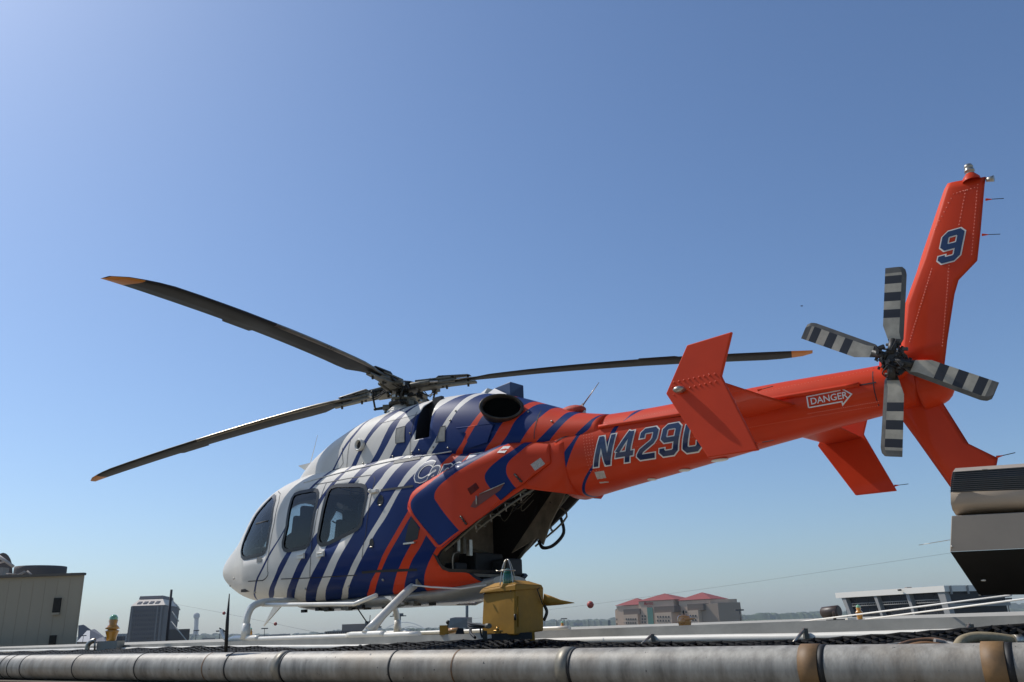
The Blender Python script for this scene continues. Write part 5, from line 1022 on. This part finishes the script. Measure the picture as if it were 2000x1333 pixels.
# mid-distance buildings at left
def simple_bld(name, label, px0, px1, pyt, Y, D, mat, shear=None, cat='building', rows=0, cols=0, wm=None, pyb=None, roofm=None):
    t = thing(name, label, cat, tuple(at((px0+px1)/2, pyt+20, Y))); b_ = MB(); a, c = wbox(b_, px0, px1, pyt, Y, D, mat, shear=shear); sub(b_, 'wall', t)
    if rows:
        zl = at(px0, pyb, Y).z; w_ = (c.x-a.x)/cols; h_ = (a.z-zl)/rows
        src = None
        for r in range(rows):
            for k in range(cols):
                if src is None: m_ = MB(); m_.box((0, 0, 0), (w_*.55, .3, h_*.5), wm); src = m_.build('window'); o = src
                else: o = src.copy(); COL.objects.link(o)
                o.parent = t; o.location = Vector((a.x+w_*(k+.5), Y-.06, a.z-h_*(r+.6)))-Vector(t.location)
    return t
simple_bld('white_gabled_building', 'low building with white gable roof planes right of the left building', 150, 208, 1254, 220, 40, hb('dusk grey wall', (.11, .11, .13)))
def gable(label, pts, Y, mats):
    t = thing('gabled_roof', label, 'roof', tuple(at(pts[0][0], pts[0][1], Y)), 'roofs right of the left building'); 
    for k, (poly, m_) in enumerate(mats):
        b_ = MB(); P3 = [at(x, y, Y+d) for x, y, d in poly]; b_.prism(P3, (0, 0, 0), (0, 1.0, -.2), m_); sub(b_, 'roof_plane', t)
wht = hb('plain white roof', (.75, .75, .78)); gry = hb('blue grey roof', (.17, .18, .22))  # flat white for one roof plane, blue grey for the others
gable('white gable roof with grey right slope between the left building and the amber light', [(175, 1240)], 215, [([(150, 1254, 0), (170, 1232, 3), (176, 1232, 3), (175, 1254, 0)], wht), ([(176.5, 1254, .2), (176.5, 1231, 3), (184, 1229, 5), (202, 1244, 3), (206, 1254, 0)], gry)])
gable('dark grey stepped roof behind the white gable roof', [(160, 1225)], 225, [([(152, 1252, 0), (153, 1222, 0), (163, 1220.5, 0), (176, 1230, 0), (176, 1252, 0)], gry)])
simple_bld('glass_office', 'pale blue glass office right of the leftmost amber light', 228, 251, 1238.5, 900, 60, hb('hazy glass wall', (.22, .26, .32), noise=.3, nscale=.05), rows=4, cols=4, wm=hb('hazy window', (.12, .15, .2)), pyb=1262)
simple_bld('dark_shed', 'dark low flat roofed block behind the amber light', 187, 245, 1245, 260, 60, hb('dark shed wall', (.07, .07, .085)))
# tower with crown
t = thing('office_tower', 'dark slab office tower with sloped white crown and four big windows', 'tower', tuple(at(300, 1262, 600)))
tw = P('tower concrete', (.07, .072, .085), .8); twd = hb('tower dark glass', (.045, .05, .07))  # twd is one even dark blue tone for every tower window
Yt = 600; b_ = MB(); bl, br_, rr_ = at(245.5, 1300, Yt), at(318, 1300, Yt), at(350, 1300, Yt+55)
zt_ = at(285, 1184, Yt).z
def tp3(p, z): return Vector((p.x, p.y, z))
xl, xr = at(256, 1184, Yt).x, at(322, 1184, Yt).x; xq = at(351.5, 1180, Yt+55).x
A0 = [Vector((xl-1.5, Yt, GZ)), Vector((xr-1, Yt, GZ)), Vector((xq-2, Yt+55, GZ)), Vector((at(285, 1180, Yt+70).x, Yt+70, GZ))]; A1 = [Vector((xl, Yt, zt_)), Vector((xr, Yt, zt_)), Vector((xq, Yt+55, zt_)), Vector((at(285, 1180, Yt+70).x, Yt+70, zt_))]
b_.hull8(A0+A1, tw); sub(b_, 'wall', t)
src = None; ncol, nrow = 13, 15
for r in range(nrow):
    for k in range(ncol):
        w_ = (xr-xl)*.78/ncol
        if src is None: m_ = MB(); m_.box((0, 0, 0), (w_*.6, .6, 1.7), twd); src = m_.build('window'); o = src
        else: o = src.copy(); COL.objects.link(o)
        o.parent = t; o.location = Vector((xl+(xr-xl)*.09+w_*(k+.5), Yt-.2, zt_-3.2-r*3.0))-Vector(t.location)
b_ = MB()
for x in (xl+1.4, xr-1.8, xr-4.5): b_.box((x, Yt-.5, (zt_+GZ)/2), (.9, 1.2, zt_-GZ), hb('tower rib', (.15, .155, .18)))
sub(b_, 'ribs', t)
zc1 = at(290, 1170, Yt).z; zc2 = at(290, 1164, Yt).z; ins = 6.5
C0_ = [v+Vector((0, 0, .3)) for v in A1]; cenx = sum((v for v in A1), Vector())/4
C1_ = [v.lerp(Vector((cenx.x, cenx.y, v.z)), .28)+Vector((0, 0, zc1-zt_)) for v in A1]
b_ = MB(); b_.hull8(C0_+C1_, hb('pale crown stone', (.62, .58, .55))); co = sub(b_, 'crown', t)
C2_ = [v+Vector((0, 0, .3)) for v in C1_]; C3_ = [v.lerp(Vector((cenx.x, cenx.y, v.z)), .05)+Vector((0, 0, zc2-zc1)) for v in C2_]; b_ = MB(); b_.hull8(C2_+C3_, hb('tower cap', (.12, .11, .12))); sub(b_, 'cap', t)
for k in range(4):
    f = (k+.9)/4.9; p0 = C0_[0].lerp(C0_[1], f); p1 = C1_[0].lerp(C1_[1], f); q = p0.lerp(p1, .45)+Vector((0, -.35, 0)); sl_ = math.atan2((C1_[0].y-C0_[0].y), (C1_[0].z-C0_[0].z)); m_ = MB(); m_.box(q, (2.5, .5, 3.4), twd, Matrix.Rotation(-sl_, 3, 'X')); sub(m_, 'crown_window', t)
b_ = MB(); b_.tube([at(325, 1262, 75), at(330, 1205, 75), at(335, 1152, 75)], [.12, .12, .10], hb('dark mast steel', (.05, .045, .055)), n=7); o = b_.build('mast'); tag(o, 'dark thin mast in front of the office tower', 'mast')
for (x0, y0, x1, y1, lb) in ((338, 1174, 352, 1192, 'upper'), (336, 1195, 349, 1214, 'middle'), (334, 1214, 370, 1259, 'lower')):
    b_ = MB(); b_.tube([at(x0, y0, 75), at(x1, y1, 75)], .05, white_tube, n=4); o = b_.build('guy_wire'); tag(o, lb+' pale guy wire slanting right from the dark mast', 'wire', 'guy wires of the mast')
simple_bld('brown_shed', 'small dark brown flat roofed block right of the office tower', 330, 371, 1230, 300, 30, hb('brown shed wall', (.085, .075, .07)))
# ball-topped tower
t = thing('observation_tower', 'hazy slim observation tower with a ball top far away at left', 'tower', tuple(at(383, 1258, 3200))); Yr = 3200
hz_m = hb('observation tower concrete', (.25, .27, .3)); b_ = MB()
for dx_ in (-2.5, 0, 2.5): 
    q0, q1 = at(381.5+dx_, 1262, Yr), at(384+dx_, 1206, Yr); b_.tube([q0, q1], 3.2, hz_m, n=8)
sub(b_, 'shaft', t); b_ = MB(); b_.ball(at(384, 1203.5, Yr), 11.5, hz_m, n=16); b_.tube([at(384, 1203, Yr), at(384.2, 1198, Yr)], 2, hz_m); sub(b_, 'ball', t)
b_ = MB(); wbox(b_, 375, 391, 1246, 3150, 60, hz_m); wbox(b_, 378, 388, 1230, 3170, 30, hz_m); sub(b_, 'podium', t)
def pole(px, pyb, pyt, Y, lb, arms=True, kind='street_light', cat='street light', group='street lights on the horizon', r=.12):
    t_ = MB(); a, c = at(px, pyb+6, Y), at(px, pyt, Y); a.x = c.x; t_.tube([a, c], [r, r*.7], hb('pole steel', (.10, .10, .11)), n=6)
    if arms: t_.box(c, (r*18, r*5, r*3), MATS['pole steel'])
    o = t_.build(kind); tag(o, lb, cat, group)
pole(430, 1256, 1233, 250, 'street light left of the helicopter front skid leg'); pole(517, 1243, 1228, 300, 'street light just right of the front skid leg'); pole(163, 1254, 1242, 200, 'street light before the white gable roof', r=.07)
pole(241, 1262, 1242, 260, 'thin pole left of the office tower', arms=False); pole(249, 1262, 1237, 260, 'thin pole touching the left side of the office tower', arms=False); pole(383.5, 1258, 1232, 300, 'short lamp post before the observation tower', r=.1)
def marker(px, py, Y, r, lb):
    b_ = MB(); b_.ball(at(px, py, Y), r, P('marker ball red', (.48, .10, .08), .5, noise=.2, nscale=3), n=16); o = b_.build('marker_ball'); tag(o, lb, 'marker ball', 'aviation marker balls on the power line')
marker(1153, 1181.5, 75, .30, 'pink red marker ball in the sky right of the yellow cone'); marker(437.5, 1198, 180, .34, 'tiny dark marker ball left of the front skid leg'); marker(538, 1219, 180, .36, 'small dark red marker ball under the helicopter cabin')
wire_m = P('power line', (.25, .27, .3), .6)
b_ = MB(); b_.tube([at(900, 1212, 78), at(1153, 1181.5, 75), at(1480, 1136, 72), at(1860, 1080, 68)], .008, wire_m, n=4); o = b_.build('power_line'); tag(o, 'thin power line through the pink marker ball', 'power line')
b_ = MB(); b_.tube([at(340, 1180, 182), at(437.5, 1198, 180), at(538, 1219, 180), at(640, 1240, 180)], .02, wire_m, n=4); o = b_.build('power_line'); tag(o, 'thin power line through the two small marker balls', 'power line')
pole(912, 1262, 1162, 30, 'blue grey steel pole left of the yellow box', arms=False, kind='steel_pole', cat='pole', group=None, r=.045) if False else None
b_ = MB(); b_.tube([at(912, 1245, 30), at(912, 1160, 30)], .05, P('blue grey steel', (.08, .11, .14), .5), n=8); o = b_.build('steel_pole'); tag(o, 'blue grey steel pole behind the grey junction box', 'pole')
# low far row at left
for (x0, x1, y, Y, c_) in ((500, 530, 1241.5, 1400, .14), (530, 567, 1239.5, 1500, .16), (572, 590, 1240.5, 1500, .13), (395, 420, 1247, 1200, .12), (595, 636, 1239.5, 1700, .13)):
    simple_bld('low_block', 'distant low grey block on the skyline near photo column %d under the helicopter' % x0 if False else {500: 'distant low block just right of the front skid leg', 530: 'wider distant block under the cabin windows', 572: 'small distant block right of the wider one', 395: 'distant block right of the observation tower', 595: 'distant block left of the terraced building'}[x0], x0, x1, y, Y, 40, hb('low block wall %d' % x0, (c_, c_, c_*1.05)))
t = thing('terraced_building', 'beige building with ribbed lower terrace behind the rear skid leg', 'building', tuple(at(690, 1240, 320)))
b_ = MB(); wbox(b_, 668, 715, 1220, 330, 30, hb('beige wall', (.30, .25, .23))); sub(b_, 'upper_block', t); b_ = MB(); wbox(b_, 713, 731, 1214, 328, 20, hb('grey stair tower', (.10, .11, .13))); b_.tube([at(722, 1214, 330), at(723, 1202, 330)], .15, hb('aerial', (.1, .1, .1)), n=4); sub(b_, 'stair_tower', t)
b_ = MB(); a, c = wbox(b_, 634, 735, 1234, 315, 12, hb('terrace wall', (.10, .095, .095))); sub(b_, 'terrace', t)
src = None
for k in range(24):
    if src is None: m_ = MB(); m_.box((0, 0, 0), (.35, .3, 1.3), hb('terrace fin', (.28, .26, .25))); src = m_.build('fin'); o = src
    else: o = src.copy(); COL.objects.link(o)
    o.parent = t; o.location = Vector((a.x+(c.x-a.x)*(k+.5)/24, 314.7, a.z-.9))-Vector(t.location)
b_ = MB(); m_ = P('pillar steel', (.13, .145, .17), .7); Yc = 210; q = at(777, 1240, Yc); zt2 = at(777, 1199, Yc).z
b_.box((q.x, Yc, (zt2+GZ)/2), (1.25, 1.25, zt2-GZ), m_); b_.box((q.x, Yc, zt2-.2), (2.4, 1.4, .5), m_); b_.box((q.x, Yc, zt2-.55), (3.9, .5, .22), m_); b_.tube([(q.x-.9, Yc, zt2), (q.x-.9, Yc, zt2+.5)], .12, m_); o = b_.build('pillar_mast'); tag(o, 'grey square pillar with short cross arms behind the skid', 'pillar')
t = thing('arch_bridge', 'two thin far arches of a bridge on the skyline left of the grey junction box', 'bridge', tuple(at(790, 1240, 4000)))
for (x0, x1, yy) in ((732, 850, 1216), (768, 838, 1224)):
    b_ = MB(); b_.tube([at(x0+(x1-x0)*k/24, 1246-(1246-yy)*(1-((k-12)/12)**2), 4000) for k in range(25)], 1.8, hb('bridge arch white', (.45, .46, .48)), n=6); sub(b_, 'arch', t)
# right of the yellow box
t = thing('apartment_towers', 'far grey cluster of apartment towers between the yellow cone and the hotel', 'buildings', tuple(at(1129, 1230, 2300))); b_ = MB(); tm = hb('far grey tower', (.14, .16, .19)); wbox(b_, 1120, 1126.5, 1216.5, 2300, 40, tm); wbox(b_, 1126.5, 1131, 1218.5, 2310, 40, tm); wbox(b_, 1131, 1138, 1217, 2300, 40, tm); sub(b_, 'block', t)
pole(1087, 1232, 1211, 260, 'dark utility pole left of the tiny amber light', kind='utility_pole', cat='utility pole', group='utility poles on the horizon', arms=False, r=.12); pole(1101.5, 1230, 1209, 300, 'utility pole with cross arm right of the tiny amber light', kind='utility_pole', cat='utility pole', group='utility poles on the horizon', r=.12); pole(1149.5, 1228, 1212, 400, 'utility pole between apartment towers and hotel', kind='utility_pole', cat='utility pole', group='utility poles on the horizon', arms=False, r=.12)
pole(1444, 1216, 1192, 260, 'utility pole right of the hotel', kind='utility_pole', cat='utility pole', group='utility poles on the horizon', r=.14); pole(1652, 1212, 1185, 240, 'utility pole left of the columned building', kind='utility_pole', cat='utility pole', group='utility poles on the horizon', arms=False, r=.1); pole(1966, 1210, 1170, 200, 'utility pole with cross arm right of the columned building', kind='utility_pole', cat='utility pole', group='utility poles on the horizon', r=.12)
simple_bld('far_hillside_block', 'small grey block on the wooded ridge right of the hotel', 1504, 1515, 1203, 2200, 60, hb('far block grey', (.16, .2, .2)))
simple_bld('low_far_block', 'low far dark block beside the utility poles', 1081, 1093, 1224, 1200, 40, hb('low far wall', (.1, .11, .13)))
simple_bld('far_edge_block', 'hazy block just left of the hotel', 1187, 1192, 1212, 900, 40, hb('far edge wall', (.16, .18, .2)))
# hotel
t = thing('hotel', 'beige hotel with three red pyramid roofs and a green glass strip', 'hotel', tuple(at(1310, 1230, 420)))
hw = hb('hotel beige wall', (.60, .47, .385), noise=.08, nscale=.3); hw2 = hb('hotel wall shade tone', (.38, .30, .25)); hr = hb('hotel red roof', (.24, .055, .055)); hd = hb('hotel dark roof', (.17, .14, .125)); hwin = hb('hotel window', (.05, .06, .07)); Yh = 420  # hw2 paints the end wing's shade as a darker wall tone
def hblock(name, x0, x1, yt, Y, D, m_, **k): b_ = MB(); r_ = wbox(b_, x0, x1, yt, Y, D, m_, **k); sub(b_, name, t); return r_
def pyr(x0, x1, ye, yp, Y, D):
    a, c = at(x0, ye, Y), at(x1, ye, Y); a.z = c.z = (a.z+c.z)/2; pk = Vector(((a.x+c.x)/2, Y+D/2, at((x0+x1)/2, yp, Y+D/2).z)); o_ = .8
    vs = [(a.x-o_, Y-o_, a.z), (c.x+o_, Y-o_, a.z), (c.x+o_, Y+D+o_, a.z), (a.x-o_, Y+D+o_, a.z), (pk.x-.3, pk.y, pk.z), (pk.x+.3, pk.y, pk.z), (pk.x+.3, pk.y+.3, pk.z), (pk.x-.3, pk.y+.3, pk.z)]
    b_ = MB(); b_.hull8([Vector(v) for v in vs], hr); sub(b_, 'pyramid_roof', t)
hblock('wing', 1190, 1204, 1192, Yh+6, 20, hw); hblock('wing_roof', 1187, 1216, 1190, Yh+8, 18, hd, pyt1=1188)
hblock('tower_block', 1206, 1262, 1183, Yh, 26, hw); pyr(1206, 1265, 1181, 1168.5, Yh, 24)
hblock('wing', 1236, 1268, 1200, Yh-6, 10, hw); hblock('wing_roof', 1233, 1271, 1189, Yh-5, 6, hd, zb=at(1250, 1200, Yh-5).z)
hblock('tower_block', 1266, 1343, 1174, Yh-4, 26, hw); pyr(1266, 1346, 1172, 1160, Yh-4, 26)
hblock('wing', 1316, 1352, 1196, Yh-10, 10, hw); hblock('wing_roof', 1312, 1356, 1184, Yh-9, 6, hd, zb=at(1330, 1196, Yh-9).z)
hblock('tower_block', 1350, 1414, 1174, Yh-2, 26, hw); pyr(1349, 1415, 1172, 1159.5, Yh-2, 26)
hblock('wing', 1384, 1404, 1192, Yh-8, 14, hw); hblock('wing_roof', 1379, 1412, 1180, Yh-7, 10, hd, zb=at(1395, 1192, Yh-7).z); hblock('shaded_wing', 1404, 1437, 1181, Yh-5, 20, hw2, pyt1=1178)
src = None
for (x0, x1, y0, y1, nx_, ny_, Y) in ((1222, 1234, 1200, 1220, 2, 3, Yh), (1240, 1266, 1205, 1220, 5, 2, Yh-6), (1192, 1202, 1206, 1224, 2, 2, Yh+6), (1302, 1314, 1196, 1216, 2, 3, Yh-4), (1320, 1350, 1200, 1215, 5, 2, Yh-10), (1272, 1284, 1200, 1218, 2, 3, Yh-4), (1356, 1382, 1192, 1214, 4, 3, Yh-2), (1386, 1402, 1198, 1214, 3, 2, Yh-8)):
    for i in range(nx_):
        for j in range(ny_):
            q = at(x0+(x1-x0)*(i+.5)/nx_, y0+(y1-y0)*(j+.5)/ny_, Y-.15)
            if src is None: m_ = MB(); m_.box((0, 0, 0), (.62, .2, .78), hwin); src = m_.build('window'); o = src
            else: o = src.copy(); COL.objects.link(o)
            o.parent = t; o.location = q-Vector(t.location)
b_ = MB(); q = at(1293.5, 1203, Yh-4.3); b_.box(q, (3.0, .3, 8.2), P('green glass strip', (.10, .24, .22), .2)); sub(b_, 'glass_strip', t)
vs, fs = text_mesh('Marriott', 2.3, .15, .03); b_ = MB(); q = at(1279.5, 1181, Yh-4.4); b_.add([q+Vector((v.x*.62, 0, v.y)) for v in vs], fs, P('red sign', (.42, .03, .03), .5)); vs, fs = text_mesh('Suites', 1.4, 0, .03); q = at(1287, 1187, Yh-4.4); b_.add([q+Vector((v.x*.8, 0, v.y)) for v in vs], fs, MATS['red sign']); sub(b_, 'sign_lettering', t)
t.rotation_euler.z = math.radians(-41); t.scale = (1.04, .62, 1); t.location.x -= 4
# columned building
t = thing('columned_building', 'white roofed office block with tapering concrete columns and dark glass', 'building', tuple(at(1770, 1210, 160))); Yk = 160
cw = hb('white concrete', (.80, .80, .80)); cg = hb('pale grey concrete', (.30, .31, .33)); dg = P('dark curtain glass', (.02, .022, .028), .2, noise=.3, nscale=.3)
def KY(px): return 1/(1/182+(px-1641)/216*(1/158-1/182))
def KP(px, z, back=0.0, dy=0):
    p = at(px, 1200, KY(px)); q = Vector((p.x, p.y, z)); return q+kb*back
kL, kR = at(1641, 1200, KY(1641)), at(1857, 1200, KY(1857)); kt = Vector((kR.x-kL.x, kR.y-kL.y, 0)).normalized(); kb = Vector((-kt.y, kt.x, 0)); kb = kb if kb.y > 0 else -kb
zz = (at(1641, 1167, KY(1641)).z+at(1857, 1157.5, KY(1857)).z)/2; zT = zz+1.05; KD = 16
dg2 = P('near black curtain glass', (.018, .02, .026), .55, spec=.25)
b_ = MB(); b_.hull8([KP(1664, GZ, .8), KP(1853, GZ, .8), KP(1853, GZ, KD-.5), KP(1664, GZ, KD-.5), KP(1654, zz-.02, .8), KP(1855, zz-.02, .8), KP(1855, zz-.02, KD-.5), KP(1654, zz-.02, KD-.5)], dg2); sub(b_, 'glass_wall', t)
b_ = MB(); b_.hull8([KP(1641, zz, -.5), KP(1858, zz, -.5), KP(1858, zz, KD), KP(1641, zz, KD), KP(1641, zT, -.5), KP(1858, zT, -.5), KP(1858, zT, KD), KP(1641, zT, KD)], cw); sub(b_, 'roof', t)
for i, (xt, xb_, w_) in enumerate(((1654, 1671, 1.0), (1717, 1730, .75), (1781, 1792, .75), (1848, 1857, 1.5))):
    a, c = KP(xt, zz-.01), KP(xb_, zz-7); cc_ = []
    for p_, ww in ((c, w_*.6), (a, w_)): cc_ += [p_-kt*ww/2-kb*.3, p_+kt*ww/2-kb*.3, p_+kt*ww/2+kb*.9, p_-kt*ww/2+kb*.9]
    b_ = MB(); b_.hull8(cc_, cg); sub(b_, 'column', t)
for (x0, x1) in ((1664, 1713), (1724, 1778), (1788, 1843)):
    a, c = KP(x0, zz-1.25, .3), KP(x1, zz-1.25, .3); b_ = MB(); b_.tube([a, c], .09, cg, n=4)
    for k in range(14): q = a.lerp(c, (k+.5)/14); b_.tube([q, q-Vector((0, 0, .45))], .045, cg, n=4, cap=False)
    b_.tube([a-Vector((0, 0, .5)), c-Vector((0, 0, .5))], .07, cg, n=4); sub(b_, 'balustrade', t)
for k in range(9): b_ = MB(); q = KP(1672+k*22, zz-.1, .75); b_.tube([q, q-Vector((0, 0, 8))], .05, P('curtain wall mullion', (.06, .065, .07), .5), n=4); sub(b_, 'mullion', t)
for k in range(4): b_ = MB(); q = KP(1856, zz+.1, 1+k*4.4)+kt*.25; b_.box(q+Vector((0, 0, .2)), (.3, .5, 1.5), cg); sub(b_, 'side_fin', t)
b_ = MB(); b_.hull8([KP(1857, zz-2.7, 0)+kt*.05, KP(1857, zz-2.7, 0)+kt*.3, KP(1857, zz-2.7, KD)+kt*.3, KP(1857, zz-2.7, KD)+kt*.05, KP(1857, zz-2.1, 0)+kt*.05, KP(1857, zz-2.1, 0)+kt*.3, KP(1857, zz-2.1, KD)+kt*.3, KP(1857, zz-2.1, KD)+kt*.05], cg); sub(b_, 'side_band', t)
b_ = MB(); b_.box(at(1774, 1150, Yk+6)-Vector((0, 0, .1)), (.9, 1, .7), hb('plant box', (.25, .22, .22))); b_.box(at(1757, 1153, Yk+6), (.5, .6, .3), dk_metal); sub(b_, 'rooftop_plant', t)
# bird
b_ = MB(); q = at(1566, 598, 60); b_.ball(q, .05, black, n=8, sc=(2, .8, .8)); b_.prism([q, q+Vector((-.14, .02, .04)), q+Vector((-.05, .04, .0))], (0, 0, 0), (0, .01, .006), black); b_.prism([q, q+Vector((.12, .02, .05)), q+Vector((.05, .04, .0))], (0, 0, 0), (0, .01, .006), black); o = b_.build('bird'); tag(o, 'tiny dark bird in the sky left of the tail rotor', 'bird')
hz = bpy.data.materials.new('haze'); hz.use_nodes = True; hz.node_tree.nodes.clear()
_v = hz.node_tree.nodes.new('ShaderNodeVolumePrincipled'); _v.inputs['Density'].default_value = .00012; _v.inputs['Color'].default_value = (.86, .94, 1.0, 1); _v.inputs['Anisotropy'].default_value = .1
_o = hz.node_tree.nodes.new('ShaderNodeOutputMaterial'); hz.node_tree.links.new(_v.outputs[0], _o.inputs['Volume'])
b_ = MB(); b_.hull8([Vector(v) for v in ((-4600, -120, GZ-1), (4600, -120, GZ-1), (4600, 4300, GZ-1), (-4600, 4300, GZ-1), (-4600, -120, 125), (4600, -120, 125), (4600, 4300, 125), (-4600, 4300, 125))], hz)
o = b_.build('haze'); o['kind'] = 'stuff'; o.display_type = 'WIRE'

def split_pieces(o, gap=.012):
    """each separate piece of a part becomes an object of its own under the same parent"""
    me = o.data; n = len(me.vertices); par_ = list(range(n))
    def find(i):
        while par_[i] != i: par_[i] = par_[par_[i]]; i = par_[i]
        return i
    for e in me.edges:
        a, b = find(e.vertices[0]), find(e.vertices[1])
        if a != b: par_[a] = b
    isl = {}
    for i in range(n): isl.setdefault(find(i), []).append(i)
    G_ = [[ix, Vector([min(me.vertices[i].co[k] for i in ix) for k in range(3)]), Vector([max(me.vertices[i].co[k] for i in ix) for k in range(3)])] for ix in isl.values()]
    ch = True
    while ch:
        ch = False
        for i in range(len(G_)):
            for j in range(i+1, len(G_)):
                if all(G_[i][1][k]-gap < G_[j][2][k] and G_[j][1][k]-gap < G_[i][2][k] for k in range(3)):
                    G_[i] = [G_[i][0]+G_[j][0], Vector(map(min, G_[i][1], G_[j][1])), Vector(map(max, G_[i][2], G_[j][2]))]; del G_[j]; ch = True; break
            if ch: break
    if len(G_) < 2: return
    own = {}
    for g, (ix, _a, _b) in enumerate(G_):
        for i in ix: own[i] = g
    for g in range(len(G_)):
        mp = {v: k for k, v in enumerate(G_[g][0])}; fl = [p for p in me.polygons if own[p.vertices[0]] == g]
        m_ = bpy.data.meshes.new(o.name.split('.')[0]); m_.from_pydata([me.vertices[i].co for i in G_[g][0]], [], [[mp[i] for i in p.vertices] for p in fl])
        for mt in me.materials: m_.materials.append(mt)
        m_.polygons.foreach_set('material_index', [p.material_index for p in fl]); m_.polygons.foreach_set('use_smooth', [p.use_smooth for p in fl])
        q = bpy.data.objects.new(o.name.split('.')[0], m_); COL.objects.link(q); q.parent = o.parent; q.location = o.location; q.rotation_euler = o.rotation_euler
    bpy.data.objects.remove(o)
for o in list(bpy.data.objects):
    if o.name.split('.')[0] in ('static_wick', 'box_hardware', 'door_rail', 'fastener', 'intake_screen', 'cowling_gap', 'cowling_latch', 'screw', 'boom_panel_gap', 'bay_bracket', 'brass_valve', 'conduit', 'hose', 'ribs', 'tail_rotor_shaft_cover_edge'): split_pieces(o)
bpy.context.view_layer.update()
for m_ in list(bpy.data.meshes):
    if m_.users == 0: bpy.data.meshes.remove(m_)
